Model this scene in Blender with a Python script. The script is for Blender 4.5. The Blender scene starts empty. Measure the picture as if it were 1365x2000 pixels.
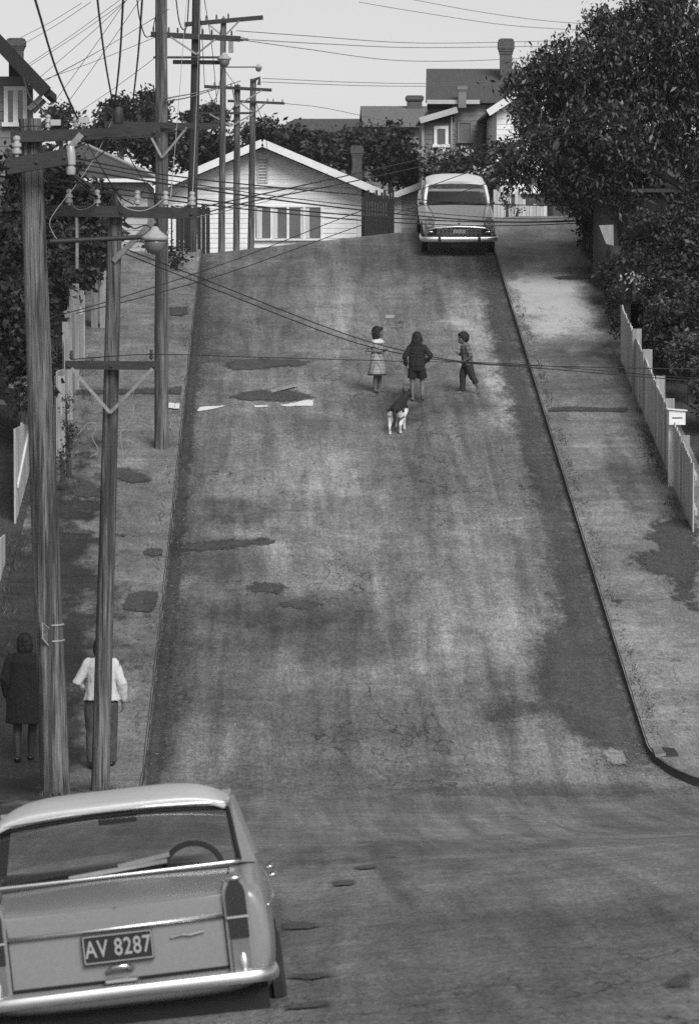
import bpy, bmesh, math, random
import numpy as np
from mathutils import Vector, Matrix, noise as mnoise
C = bpy.context.scene.collection
SC = bpy.context.scene
R = math.radians
random.seed(7); np.random.seed(7)

# ---------------------------------------------------------------- camera
FPX = 7400.0                      # focal length in photo pixels (photo 1365 x 2000)
PITCH = math.atan(400.0/FPX)
YAW = math.atan(137.5/FPX)
CAM = Vector((-1.53, 0.0, 5.9))
cd = bpy.data.cameras.new('camera'); cam = bpy.data.objects.new('camera', cd); C.objects.link(cam)
cd.sensor_fit = 'VERTICAL'; cd.sensor_height = 36.0; cd.lens = FPX/2000*36
cd.clip_start = 0.5; cd.clip_end = 3000
cam.location = CAM; cam.rotation_euler = (math.pi/2-PITCH, 0, -YAW)
cd.dof.use_dof = True; cd.dof.focus_distance = 62; cd.dof.aperture_fstop = 9.0
SC.camera = cam
CM = cam.rotation_euler.to_matrix()

# ---------------------------------------------------------------- light
SUN_EL, SUN_AZ = R(42), R(158)    # azimuth clockwise from +Y (the way up the street)
w = bpy.data.worlds.new('World'); SC.world = w; w.use_nodes = True
nt = w.node_tree; nt.nodes.clear()
sky = nt.nodes.new('ShaderNodeTexSky'); sky.sky_type = 'NISHITA'; sky.sun_disc = False
sky.sun_elevation = SUN_EL; sky.sun_rotation = SUN_AZ; sky.dust_density = 1.0; sky.air_density = 1.0; sky.altitude = 50
bw = nt.nodes.new('ShaderNodeRGBToBW'); bg = nt.nodes.new('ShaderNodeBackground'); bg.inputs['Strength'].default_value = 0.056
wo = nt.nodes.new('ShaderNodeOutputWorld')
nt.links.new(sky.outputs[0], bw.inputs[0]); nt.links.new(bw.outputs[0], bg.inputs[0]); nt.links.new(bg.outputs[0], wo.inputs[0])
ld = bpy.data.lights.new('sun', 'SUN'); ld.energy = 1.5; ld.angle = R(32); ld.color = (1, 1, 1)
sun = bpy.data.objects.new('sun', ld); C.objects.link(sun)
sd = Vector((math.sin(SUN_AZ)*math.cos(SUN_EL), math.cos(SUN_AZ)*math.cos(SUN_EL), math.sin(SUN_EL)))
sun.rotation_euler = sd.to_track_quat('Z', 'Y').to_euler()
SC.view_settings.view_transform = 'Standard'; SC.view_settings.look = 'None'
SC.view_settings.exposure = 1.05; SC.view_settings.gamma = 1.0; SC.view_settings.use_curve_mapping = False
SC.render.engine = 'CYCLES'
SC.cycles.max_bounces = 6; SC.cycles.transparent_max_bounces = 12; SC.cycles.use_denoising = False; SC.cycles.caustics_reflective = False; SC.cycles.caustics_refractive = False; SC.cycles.sample_clamp_direct = 3.0; SC.cycles.sample_clamp_indirect = 1.5

# ---------------------------------------------------------------- pixel <-> place helpers
def ray(px, py):
    return CM @ Vector(((px-682.5)/FPX, (1000-py)/FPX, -1.0))
def P(px, py, Y):
    d = ray(px, py); return CAM + d*(Y/d.y)
def S(Y): return FPX/Y            # photo pixels per metre
def sstep(a, b, t):
    t = min(1, max(0, (t-a)/(b-a))); return t*t*(3-2*t)
def interp(x, xs, ys):
    if x <= xs[0]: return ys[0]
    for i in range(len(xs)-1):
        if x <= xs[i+1]:
            return ys[i]+(ys[i+1]-ys[i])*(x-xs[i])/(xs[i+1]-xs[i])
    return ys[-1]
def hillz(Y): return -5.93+0.199*(Y-48.6)
def zr(x, Y):
    """height of the carriageway plane"""
    a = -1.87-0.092*Y; b = hillz(Y)
    h = 0.5*(a+b+math.sqrt((a-b)**2+0.10))
    yc = interp(x, [-8, -3.6, 0.7, 2.0, 4.0], [84.2, 84.6, 87.2, 87.9, 89.0])
    c = hillz(yc)-0.035*max(0, min(30, Y-yc))
    h = 0.5*(h+c-math.sqrt((h-c)**2+0.05))
    tl = 1-sstep(26, 42, Y)
    if tl > 0: h += 0.1*max(-8, min(8, x+2.3))*tl
    return CAM.z+h
KH = 0.11
KX = 3.25                          # kerb line
def zs(x, Y):
    return zr(x, Y)+(KH if (abs(x) > KX+0.02 and Y > (48.5 if x > 0 else 43.5)) else 0.0)
def G(px, py, lift=0.0, y0=12.0):
    d = ray(px, py); d = d/d.y
    f = lambda Y: (CAM.z+d.z*Y)-zs(CAM.x+d.x*Y, Y)-lift
    Y = y0
    while Y < 140 and f(Y) > 0: Y += 0.25
    lo, hi = Y-0.25, Y
    for _ in range(30):
        m = .5*(lo+hi)
        if f(m) > 0: lo = m
        else: hi = m
    return CAM+d*hi

# ---------------------------------------------------------------- materials (all procedural, greys: the photograph is black and white)
def mat(name, col, rough=.7, var=.3, scale=4., stretch=(1, 1, 1), bump=0., bscale=None, metal=0., coat=0., spec=.5, detail=6., fine=0., fscale=60., isl=0.):
    m = bpy.data.materials.new(name); m.use_nodes = True
    n = m.node_tree.nodes; l = m.node_tree.links; b = n['Principled BSDF']
    b.inputs['Roughness'].default_value = rough; b.inputs['Metallic'].default_value = metal
    b.inputs['Specular IOR Level'].default_value = spec; b.inputs['Coat Weight'].default_value = coat
    b.inputs['Coat Roughness'].default_value = .22
    tc = n.new('ShaderNodeTexCoord'); mp = n.new('ShaderNodeMapping'); mp.inputs['Scale'].default_value = stretch
    l.new(tc.outputs['Object'], mp.inputs[0])
    nz = n.new('ShaderNodeTexNoise'); nz.inputs['Scale'].default_value = scale; nz.inputs['Detail'].default_value = detail
    nz.inputs['Roughness'].default_value = .65
    l.new(mp.outputs[0], nz.inputs[0])
    mr = n.new('ShaderNodeMapRange'); mr.inputs[1].default_value = .28; mr.inputs[2].default_value = .72
    mr.inputs[3].default_value = col*(1-var); mr.inputs[4].default_value = min(.9, col*(1+var))
    l.new(nz.outputs[0], mr.inputs[0]); out = mr.outputs[0]
    if fine > 0:
        f = n.new('ShaderNodeTexNoise'); f.inputs['Scale'].default_value = fscale; f.inputs['Detail'].default_value = 2
        l.new(tc.outputs['Object'], f.inputs[0])
        fr = n.new('ShaderNodeMapRange'); fr.inputs[1].default_value = .3; fr.inputs[2].default_value = .7
        fr.inputs[3].default_value = 1-fine; fr.inputs[4].default_value = 1+fine; l.new(f.outputs[0], fr.inputs[0])
        mu = n.new('ShaderNodeMath'); mu.operation = 'MULTIPLY'; l.new(out, mu.inputs[0]); l.new(fr.outputs[0], mu.inputs[1]); out = mu.outputs[0]
    if isl:
        g = n.new('ShaderNodeNewGeometry'); ir = n.new('ShaderNodeMapRange'); ir.inputs[3].default_value = 1-isl; ir.inputs[4].default_value = 1+isl*.6; l.new(g.outputs['Random Per Island'], ir.inputs[0])
        mu = n.new('ShaderNodeMath'); mu.operation = 'MULTIPLY'; l.new(out, mu.inputs[0]); l.new(ir.outputs[0], mu.inputs[1]); out = mu.outputs[0]
    l.new(out, b.inputs['Base Color'])
    if bump:
        bn = n.new('ShaderNodeTexNoise'); bn.inputs['Scale'].default_value = bscale or scale*3; bn.inputs['Detail'].default_value = 4
        l.new(mp.outputs[0], bn.inputs[0])
        bp = n.new('ShaderNodeBump'); bp.inputs['Strength'].default_value = bump; bp.inputs['Distance'].default_value = .02
        l.new(bn.outputs[0], bp.inputs['Height']); l.new(bp.outputs[0], b.inputs['Normal'])
    return m
def leafmat(name, lo, hi, rough=.5):
    m = bpy.data.materials.new(name); m.use_nodes = True
    n = m.node_tree.nodes; l = m.node_tree.links; b = n['Principled BSDF']
    b.inputs['Roughness'].default_value = rough
    g = n.new('ShaderNodeNewGeometry'); mr = n.new('ShaderNodeMapRange')
    mr.inputs[3].default_value = lo; mr.inputs[4].default_value = hi
    pw = n.new('ShaderNodeMath'); pw.operation = 'POWER'; pw.inputs[1].default_value = 1.7
    l.new(g.outputs['Random Per Island'], pw.inputs[0]); l.new(pw.outputs[0], mr.inputs[0])
    tc = n.new('ShaderNodeTexCoord'); nz = n.new('ShaderNodeTexNoise'); nz.inputs['Scale'].default_value = 1.1; nz.inputs['Detail'].default_value = 3; l.new(tc.outputs['Object'], nz.inputs[0])
    r2 = n.new('ShaderNodeMapRange'); r2.inputs[1].default_value = .35; r2.inputs[2].default_value = .65; r2.inputs[3].default_value = .45; r2.inputs[4].default_value = 1.5; l.new(nz.outputs[0], r2.inputs[0])
    mu = n.new('ShaderNodeMath'); mu.operation = 'MULTIPLY'; l.new(mr.outputs[0], mu.inputs[0]); l.new(r2.outputs[0], mu.inputs[1]); l.new(mu.outputs[0], b.inputs['Base Color'])
    return m
def glassmat(name, tint=.75, refl=.12):
    m = bpy.data.materials.new(name); m.use_nodes = True
    n = m.node_tree.nodes; l = m.node_tree.links; n.remove(n['Principled BSDF'])
    t = n.new('ShaderNodeBsdfTransparent'); t.inputs[0].default_value = (tint, tint, tint, 1)
    g = n.new('ShaderNodeBsdfGlossy'); g.inputs['Roughness'].default_value = .03; g.inputs[0].default_value = (.9, .9, .9, 1)
    f = n.new('ShaderNodeLayerWeight'); f.inputs[0].default_value = .5
    pw = n.new('ShaderNodeMath'); pw.operation = 'POWER'; pw.inputs[1].default_value = 4.; l.new(f.outputs['Facing'], pw.inputs[0])
    a = n.new('ShaderNodeMath'); a.operation = 'MULTIPLY_ADD'; a.inputs[1].default_value = .9; a.inputs[2].default_value = refl
    mx = n.new('ShaderNodeMixShader')
    l.new(pw.outputs[0], a.inputs[0]); l.new(a.outputs[0], mx.inputs[0]); l.new(t.outputs[0], mx.inputs[1]); l.new(g.outputs[0], mx.inputs[2])
    l.new(mx.outputs[0], n['Material Output'].inputs[0])
    return m

def woodmat(name, dark, light):
    m = bpy.data.materials.new(name); m.use_nodes = True; n = m.node_tree.nodes; l = m.node_tree.links; b = n['Principled BSDF']; b.inputs['Roughness'].default_value = .85
    tc = n.new('ShaderNodeTexCoord')
    def nz(st, sc, det, lo, hi, a, c, dis=0.):
        mp = n.new('ShaderNodeMapping'); mp.inputs['Scale'].default_value = st; l.new(tc.outputs['Object'], mp.inputs[0])
        k = n.new('ShaderNodeTexNoise'); k.inputs['Scale'].default_value = sc; k.inputs['Detail'].default_value = det; k.inputs['Roughness'].default_value = .7; k.inputs['Distortion'].default_value = dis; l.new(mp.outputs[0], k.inputs[0])
        r = n.new('ShaderNodeMapRange'); r.inputs[1].default_value = lo; r.inputs[2].default_value = hi; r.inputs[3].default_value = a; r.inputs[4].default_value = c; l.new(k.outputs[0], r.inputs[0]); return r.outputs[0]
    def mul(a, c):
        k = n.new('ShaderNodeMath'); k.operation = 'MULTIPLY'; l.new(a, k.inputs[0]); l.new(c, k.inputs[1]); return k.outputs[0]
    band = nz((5, 5, .3), 1.3, 3, .42, .58, dark, light, .3); st = nz((26, 26, .8), 1.4, 6, .3, .7, .45, 1.5, .4); fine = nz((70, 70, 2.5), 1., 4, .35, .65, .6, 1.35); crack = nz((34, 34, .45), 1., 2, .36, .40, .25, 1., .3)
    v = mul(mul(band, st), mul(fine, crack)); l.new(v, b.inputs['Base Color'])
    bp = n.new('ShaderNodeBump'); bp.inputs['Strength'].default_value = .7; bp.inputs['Distance'].default_value = .02; l.new(mul(st, crack), bp.inputs['Height']); l.new(bp.outputs[0], b.inputs['Normal'])
    return m
MT = dict(
    pole=woodmat('weathered_pole_wood', .055, .19),
    pole_dark=woodmat('creosoted_pole_wood', .03, .065),
    satin=mat('satin_chrome', .86, .34, .05, 3, metal=1.),
    arm=mat('dark_crossarm_wood', .035, .8, .4, 6, (1, 6, 6), .3),
    iron=mat('dull_galvanised_iron', .26, .55, .35, 14, metal=.3),
    darkiron=mat('dark_iron', .035, .6, .3, 14),
    porcelain=mat('white_porcelain', .42, .25, .06, 9, coat=.4),
    brownpor=mat('dark_porcelain', .06, .3, .1, 9),
    wire=mat('black_cable', .02, .6, .2, 3),
    greywire=mat('grey_wire', .16, .6, .2, 3),
    palewire=mat('pale_wire', .34, .6, .2, 3),
    lampshade=mat('enamelled_lamp_shade', .36, .5, .18, 18, spec=.4),
    lampglass=mat('frosted_lamp_glass', .16, .25, .1, 9, coat=.4),
    white=mat('white_paint', .78, .6, .1, 2.2, (1, 1, 1), fine=.06, fscale=25),
    white2=mat('aged_white_boards', .50, .7, .16, 1.2, (1, 1, .5), fine=.08, fscale=18, isl=.22),
    greyboard=mat('grey_weatherboards', .19, .8, .22, 1.5, (1, 1, 1), fine=.1, isl=.15),
    brick=mat('dark_chimney_brick', .085, .9, .3, 9, fine=.25, fscale=22),
    roofdark=mat('dark_roof_iron', .075, .75, .2, 3, (6, .5, .5), fine=.1, fscale=12),
    roofgrey=mat('grey_roof_iron', .15, .75, .2, 3, (6, .5, .5), fine=.1, fscale=12),
    pane=mat('dark_window_pane', .10, .12, .4, 1.2, coat=.6),
    curtain=mat('pale_curtain', .6, .9, .35, 4, (14, 1, .3)),
    darktimber=mat('dark_timber', .018, .85, .4, 5, (8, 8, .6), fine=.2),
    fencegrey=mat('weathered_palings', .36, .85, .35, 3, (8, 8, .5), .3, fine=.12, isl=.4),
    fencewhite=mat('whitewashed_palings', .5, .8, .22, 2.5, (7, 7, .5), .2, fine=.12, isl=.3),
    stone=mat('mossy_rubble_stone', .05, .95, .55, 2.6, bump=.9, bscale=7, fine=.3, fscale=18),
    kerb=mat('worn_kerb_stone', .04, .9, .5, 2.0, (3, .8, 2), .4, 12, fine=.25, fscale=45),
    chrome=mat('chrome', .82, .24, .04, 3, metal=1.),
    rubber=mat('tyre_rubber', .018, .8, .3, 9),
    blackmetal=mat('black_underbody', .008, .8, .3, 9),
    glass=glassmat('window_glass', .82, .20),
    cloth_dark=mat('dark_seat_cloth', .03, .9, .3, 9),
    skin=mat('brown_skin', .13, .55, .12, 9),
    skin_pale=mat('stockinged_skin', .16, .6, .15, 9),
    hair=mat('black_hair', .009, .75, .5, 22, (8, 8, 1)),
    bark=mat('tree_bark', .05, .95, .5, 4, (5, 5, .7), .9, 9),
    leaf_big=leafmat('glossy_dark_leaves', .010, .085, .45),
    leaf_dark=leafmat('dark_foliage', .009, .04, .6),
    leaf_mid=leafmat('mid_foliage', .03, .11, .6),
    leaf_pale=leafmat('pale_blossom', .25, .6, .7),
    grass=leafmat('grass_blades', .03, .12, .7),
)

# ---------------------------------------------------------------- object helpers
def rootloc(p):
    while p.parent: p = p.parent
    return p.location
def link(name, me, m, parent=None, smooth=False, angle=None):
    o = bpy.data.objects.new(name, me); C.objects.link(o)
    if m: me.materials.append(m)
    if parent: o.parent = parent
    if smooth:
        me.polygons.foreach_set('use_smooth', [True]*len(me.polygons))
        if angle:
            me.set_sharp_from_angle(angle=R(angle))
    return o
def obj(name, bm, m, parent=None, world=True, smooth=False, angle=None, normals=True):
    if parent is not None and world:
        bmesh.ops.translate(bm, verts=bm.verts, vec=-rootloc(parent))
    if normals: bmesh.ops.recalc_face_normals(bm, faces=bm.faces)
    me = bpy.data.meshes.new(name); bm.to_mesh(me); bm.free()
    return link(name, me, m, parent, smooth, angle)
def tag(o, label=None, cat=None, group=None, kind=None):
    if label: o['label'] = label
    if cat: o['category'] = cat
    if group: o['group'] = group
    if kind: o['kind'] = kind
    return o
def thing(name, label, cat, loc=(0, 0, 0), rot=None, group=None):
    o = bpy.data.objects.new(name, None); C.objects.link(o); o.location = loc
    o.empty_display_size = .2
    if rot is not None: o.rotation_euler = rot
    return tag(o, label, cat, group)
def struct(name, bm, m, smooth=False, angle=None):
    return tag(obj(name, bm, m, None, smooth=smooth, angle=angle), kind='structure')
def B(): return bmesh.new()
def face(bm, pts):
    return bm.faces.new([bm.verts.new(p) for p in pts])
def box(bm, x0, x1, y0, y1, z0, z1, M=None):
    v = [Vector(p) for p in ((x0, y0, z0), (x1, y0, z0), (x1, y1, z0), (x0, y1, z0), (x0, y0, z1), (x1, y0, z1), (x1, y1, z1), (x0, y1, z1))]
    if M: v = [M @ p for p in v]
    v = [bm.verts.new(p) for p in v]
    for f in ((0, 3, 2, 1), (4, 5, 6, 7), (0, 1, 5, 4), (1, 2, 6, 5), (2, 3, 7, 6), (3, 0, 4, 7)): bm.faces.new([v[i] for i in f])
def beam(bm, p, q, w, h, up=(0, 0, 1)):
    p, q = Vector(p), Vector(q); d = (q-p).normalized(); s = d.cross(Vector(up))
    if s.length < 1e-4: s = d.cross(Vector((0, 1, 0)))
    s.normalize(); u = s.cross(d)
    a = [p-s*w/2-u*h/2, p+s*w/2-u*h/2, p+s*w/2+u*h/2, p-s*w/2+u*h/2]; b = [x+(q-p) for x in a]
    v = [bm.verts.new(x) for x in a+b]
    for f in ((3, 2, 1, 0), (4, 5, 6, 7), (0, 1, 5, 4), (1, 2, 6, 5), (2, 3, 7, 6), (3, 0, 4, 7)): bm.faces.new([v[i] for i in f])
def tube(bm, pts, rad, seg=8, cap=True, flat=None, ref=None):
    """swept tube; rad: number, list, or list of (a,b) ellipse radii; ref: direction of the a axis"""
    pts = [Vector(p) for p in pts]; n = len(pts)
    if not isinstance(rad, (list, tuple)): rad = [rad]*n
    rings = []; s = None
    for i in range(n):
        t = (pts[min(i+1, n-1)]-pts[max(i-1, 0)]).normalized()
        if s is None:
            rf = Vector(ref) if ref is not None else (Vector((0, 0, 1)) if abs(t.z) < .9 else Vector((1, 0, 0)))
            s = rf-t*rf.dot(t)
        else: s = s-t*s.dot(t)
        s.normalize(); u = t.cross(s)
        r = rad[i]; ra, rb = r if isinstance(r, (list, tuple)) else (r, r)
        rings.append([bm.verts.new(pts[i]+s*ra*math.cos(2*math.pi*k/seg)+u*rb*math.sin(2*math.pi*k/seg)) for k in range(seg)])
    for i in range(n-1):
        for k in range(seg):
            bm.faces.new([rings[i][k], rings[i][(k+1) % seg], rings[i+1][(k+1) % seg], rings[i+1][k]])
    if cap:
        bm.faces.new(rings[0][::-1]); bm.faces.new(rings[-1])
    return rings
def capsule(bm, pts, rad, seg=10):
    """tube with rounded ends"""
    pts = [Vector(p) for p in pts]; rad = list(rad) if isinstance(rad, (list, tuple)) else [rad]*len(pts)
    d0 = (pts[0]-pts[1]).normalized(); d1 = (pts[-1]-pts[-2]).normalized()
    a0, a1 = rad[0], rad[-1]
    P0 = [pts[0]+d0*a0*.98, pts[0]+d0*a0*.75]; R0 = [a0*.2, a0*.66]
    P1 = [pts[-1]+d1*a1*.75, pts[-1]+d1*a1*.98]; R1 = [a1*.66, a1*.2]
    tube(bm, P0+pts+P1, R0+rad+R1, seg)
def ell(bm, c, r, M=None, u=12, v=8):
    T = Matrix.Translation(Vector(c)) @ (M or Matrix()) @ Matrix.Diagonal((r[0], r[1], r[2], 1))
    bmesh.ops.create_uvsphere(bm, u_segments=u, v_segments=v, radius=1, matrix=T)
def lathe(bm, prof, M=None, seg=16):
    rings = []
    for r, z in prof:
        rings.append([bm.verts.new((M or Matrix()) @ Vector((r*math.cos(2*math.pi*k/seg), r*math.sin(2*math.pi*k/seg), z))) for k in range(seg)])
    for i in range(len(prof)-1):
        for k in range(seg):
            bm.faces.new([rings[i][k], rings[i][(k+1) % seg], rings[i+1][(k+1) % seg], rings[i+1][k]])
    bm.faces.new(rings[0][::-1]); bm.faces.new(rings[-1])
def catmull(pts, n=14):
    pts = [Vector(p) for p in pts]
    if len(pts) == 2: return [pts[0].lerp(pts[1], i/n) for i in range(n+1)]
    q = [pts[0]*2-pts[1]]+pts+[pts[-1]*2-pts[-2]]; out = []
    for i in range(1, len(q)-2):
        for k in range(n):
            t = k/n; a, b, c, d = q[i-1], q[i], q[i+1], q[i+2]
            out.append(.5*((2*b)+(c-a)*t+(2*a-5*b+4*c-d)*t*t+(3*b-a-3*c+d)*t**3))
    out.append(pts[-1]); return out
def remeshed(name, bm, m, parent, voxel=.008, smooth_it=3, wr=None):
    """one continuous skin over overlapping closed shapes"""
    me = bpy.data.meshes.new(name); bm.to_mesh(me); bm.free()
    t = bpy.data.objects.new(name, me); C.objects.link(t)
    md = t.modifiers.new('r', 'REMESH'); md.mode = 'VOXEL'; md.voxel_size = voxel; md.use_smooth_shade = True
    if smooth_it:
        s = t.modifiers.new('s', 'SMOOTH'); s.factor = .5; s.iterations = smooth_it
    dg = bpy.context.evaluated_depsgraph_get(); ne = bpy.data.meshes.new_from_object(t.evaluated_get(dg))
    bpy.data.objects.remove(t); bpy.data.meshes.remove(me)
    ne.name = name
    if wr:
        a, f, zs_ = wr; nv = len(ne.vertices); sd_ = nv*.37; co = np.empty(nv*3, np.float32); no = np.empty(nv*3, np.float32)
        ne.vertices.foreach_get('co', co); ne.vertex_normals.foreach_get('vector', no); co = co.reshape(-1, 3); no = no.reshape(-1, 3)
        k = np.array([mnoise.noise((x*f+sd_, y*f, z*f*zs_))+.5*mnoise.noise((x*f*2.1, y*f*2.1+sd_, z*f*zs_*2.1)) for x, y, z in co.tolist()], np.float32)
        ne.vertices.foreach_set('co', (co+no*(a*k)[:, None]).ravel()); ne.update()
    ne.materials.clear()
    return link(name, ne, m, parent, True)
# ================================================================= GROUND
def ground_mat(name, base, streak=.25, blotch=.35, dots=(), grain=.22, rough=(.45, .85), cracks=.0, lat=.0):
    m = bpy.data.materials.new(name); m.use_nodes = True
    n = m.node_tree.nodes; l = m.node_tree.links; b = n['Principled BSDF']
    tc = n.new('ShaderNodeTexCoord'); src = tc.outputs['Object']
    def math_(op, a, bb=None, c=None, clamp=False):
        k = n.new('ShaderNodeMath'); k.operation = op; k.use_clamp = clamp
        for i, v in enumerate((a, bb, c)):
            if v is None: continue
            if isinstance(v, (int, float)): k.inputs[i].default_value = v
            else: l.new(v, k.inputs[i])
        return k.outputs[0]
    def nz(scale, st=(1, 1, 1), det=5, lo=.3, hi=.7, a=0., bb=1., ro=.6, dis=0., rot=(.06, .05, .04)):
        mp = n.new('ShaderNodeMapping'); mp.inputs['Scale'].default_value = st; mp.inputs['Rotation'].default_value = rot; l.new(src, mp.inputs[0])
        k = n.new('ShaderNodeTexNoise'); k.inputs['Scale'].default_value = scale; k.inputs['Detail'].default_value = det; k.inputs['Roughness'].default_value = ro
        k.inputs['Distortion'].default_value = dis
        l.new(mp.outputs[0], k.inputs[0])
        r = n.new('ShaderNodeMapRange'); r.inputs[1].default_value = lo; r.inputs[2].default_value = hi; r.inputs[3].default_value = a; r.inputs[4].default_value = bb
        l.new(k.outputs[0], r.inputs[0]); return r.outputs[0]
    big = nz(.35, (1, .7, 1), 7, a=1-blotch, bb=1+blotch, rot=(.5, .3, .6))
    mid = nz(1.6, (1, .8, 1), 7, a=1-blotch*.7, bb=1+blotch*.7, dis=.9, rot=(.4, .3, .7), ro=.7)
    st1 = nz(1., (3.2, .13, 1), 5, a=1-streak, bb=1+streak, dis=.5)
    st2 = nz(1., (9., .22, 1), 4, a=1-streak*.3, bb=1+streak*.3, dis=.7, rot=(.06, .05, .12))
    v = math_('MULTIPLY', math_('MULTIPLY', big, mid), math_('MULTIPLY', st1, st2))
    if lat > 0:
        v = math_('MULTIPLY', v, nz(1., (.28, 3.4, 1), 6, a=1-lat, bb=1+lat, dis=1.2, rot=(.06, .05, -.10)))
    g1 = nz(11, (1, 1, 1), 6, .32, .68, 1-grain*1.5, 1+grain*1.5, .85, rot=(.5, .3, .6)); g2 = nz(42, (1, 1, 1), 3, .34, .66, 1-grain*2.2, 1+grain*2.2, .85, rot=(.9, .4, .3))
    v = math_('MULTIPLY', v, math_('MULTIPLY', g1, g2))
    v = math_('MULTIPLY', v, nz(1., (30, 6, 1), 5, .32, .68, 1-grain*1.5, 1+grain*1.5, .8, dis=.3, rot=(.03, .04, .15)))
    sx = n.new('ShaderNodeSeparateXYZ'); l.new(src, sx.inputs[0])
    if dots:
        wob1 = nz(1.3, (1, .5, 1), 5, .2, .8, -.55, .55); wob2 = nz(3.6, (1, .4, 1), 4, .2, .8, -.4, .4)
        wob = math_('ADD', wob1, wob2)
        for (cx, cy, rx, ry, k, soft) in dots:
            dx = math_('MULTIPLY', math_('SUBTRACT', sx.outputs[0], cx), 1/rx); dy = math_('MULTIPLY', math_('SUBTRACT', sx.outputs[1], cy), 1/ry)
            d = math_('SQRT', math_('ADD', math_('MULTIPLY', dx, dx), math_('MULTIPLY', dy, dy)))
            d = math_('ADD', d, wob)
            r = n.new('ShaderNodeMapRange'); r.interpolation_type = 'SMOOTHSTEP'
            r.inputs[1].default_value = 1-soft; r.inputs[2].default_value = 1+soft; r.inputs[3].default_value = k; r.inputs[4].default_value = 1.
            l.new(d, r.inputs[0]); v = math_('MULTIPLY', v, r.outputs[0])
    if cracks:
        mp = n.new('ShaderNodeMapping'); mp.inputs['Scale'].default_value = (1, .45, 1); l.new(src, mp.inputs[0])
        wn = n.new('ShaderNodeTexNoise'); wn.inputs['Scale'].default_value = 2.2; wn.inputs['Detail'].default_value = 5; l.new(mp.outputs[0], wn.inputs[0])
        va = n.new('ShaderNodeVectorMath'); va.operation = 'MULTIPLY_ADD'; va.inputs[1].default_value = (1.6, 1.6, 1.6); l.new(wn.outputs['Color'], va.inputs[0]); l.new(mp.outputs[0], va.inputs[2])
        vo = n.new('ShaderNodeTexVoronoi'); vo.feature = 'DISTANCE_TO_EDGE'; vo.inputs['Scale'].default_value = .8; l.new(va.outputs[0], vo.inputs[0])
        r = n.new('ShaderNodeMapRange'); r.inputs[1].default_value = 0; r.inputs[2].default_value = .015; r.inputs[3].default_value = 1; r.inputs[4].default_value = 0; l.new(vo.outputs['Distance'], r.inputs[0])
        gate = nz(.5, (1, .4, 1), 3, .46, .60, 0, 1)
        v = math_('MULTIPLY', v, math_('SUBTRACT', 1., math_('MULTIPLY', math_('MULTIPLY', r.outputs[0], gate), cracks)))
    v = math_('MULTIPLY', v, base)
    v = math_('MINIMUM', v, .5)
    l.new(v, b.inputs['Base Color'])
    rr = nz(.8, (1, .5, 1), 5, a=rough[0], bb=rough[1]); l.new(rr, b.inputs['Roughness'])
    b.inputs['Specular IOR Level'].default_value = .35
    bn = n.new('ShaderNodeBump'); bn.inputs['Strength'].default_value = .35; bn.inputs['Distance'].default_value = .015
    l.new(g1, bn.inputs['Height']); l.new(bn.outputs[0], b.inputs['Normal'])
    return m
def dot(px, py, wpx, rl, k, soft=.35):
    """soft-edged stain, or sheen and shade put into the surface colour: centre pixel, half width in pixels, half length along the street (m), factor"""
    g = G(px, py); return (g.x, g.y, wpx/S(g.y), rl, k, soft)

road_dots = [
    dot(800, 500, 190, 3.2, .72, .6), dot(430, 590, 60, 5, .72, .6), dot(560, 560, 70, 5, .85, .6), dot(640, 560, 40, 8, 1.4, .7),
    dot(950, 690, 58, 4.2, 2.0, .6), dot(980, 780, 34, 2.4, 1.7, .6), dot(915, 600, 40, 2.4, 1.5, .6), dot(905, 560, 60, 1.4, .8, .4),  # pale dots: wet sheen put into the road colour
    dot(560, 905, 150, 4.5, 1.42, .6), dot(620, 1060, 130, 3.6, 1.42, .6), dot(880, 780, 110, 1.6, .72, .4),
    dot(470, 1000, 80, .9, .5, .35), dot(650, 985, 85, .5, .76, .35), dot(430, 1105, 90, 1.2, .6, .5), dot(560, 1190, 170, 1.0, .52, .5),
    dot(650, 1240, 150, 1.2, .6, .5), dot(470, 700, 120, .8, .72, .5), dot(560, 830, 110, .9, .78, .4),
    dot(940, 1160, 150, 3.6, 1.36, .6), dot(960, 1270, 120, 1.8, 1.36, .5), dot(800, 900, 45, 5.2, .84, .5),
    dot(430, 1330, 90, 2.2, .82, .5), dot(700, 1400, 320, 1.2, .8, .5), dot(620, 1520, 220, .8, .76, .5), dot(340, 1300, 28, 5.5, .72, .5),
    dot(760, 1660, 330, 2.2, .82, .5), dot(1080, 1545, 220, .55, .62, .4), dot(1190, 1720, 200, 3., 1.12, .5), dot(770, 800, 60, 1.1, .66, .5), dot(815, 812, 60, .7, .75, .5), dot(915, 790, 40, .6, .7, .5), dot(850, 1780, 700, 9, .84, .5), dot(520, 500, 100, 1.2, .8, .5), dot(700, 640, 40, 5, 1.15, .5), dot(480, 640, 40, 5, 1.12, .5), dot(1000, 1650, 330, 3, .9, .5), dot(620, 1900, 160, 2, 1.1, .5), dot(1000, 1560, 340, .8, .84, .5), dot(400, 860, 24, 9., .78, .5), dot(380, 620, 22, 9, .7, .5),  # the dots below the children put their wet reflections into the colour
]
M_ROAD = ground_mat('worn_asphalt', .164, .36, .36, road_dots, .24, (.42, .8), .75, .10)
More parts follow.
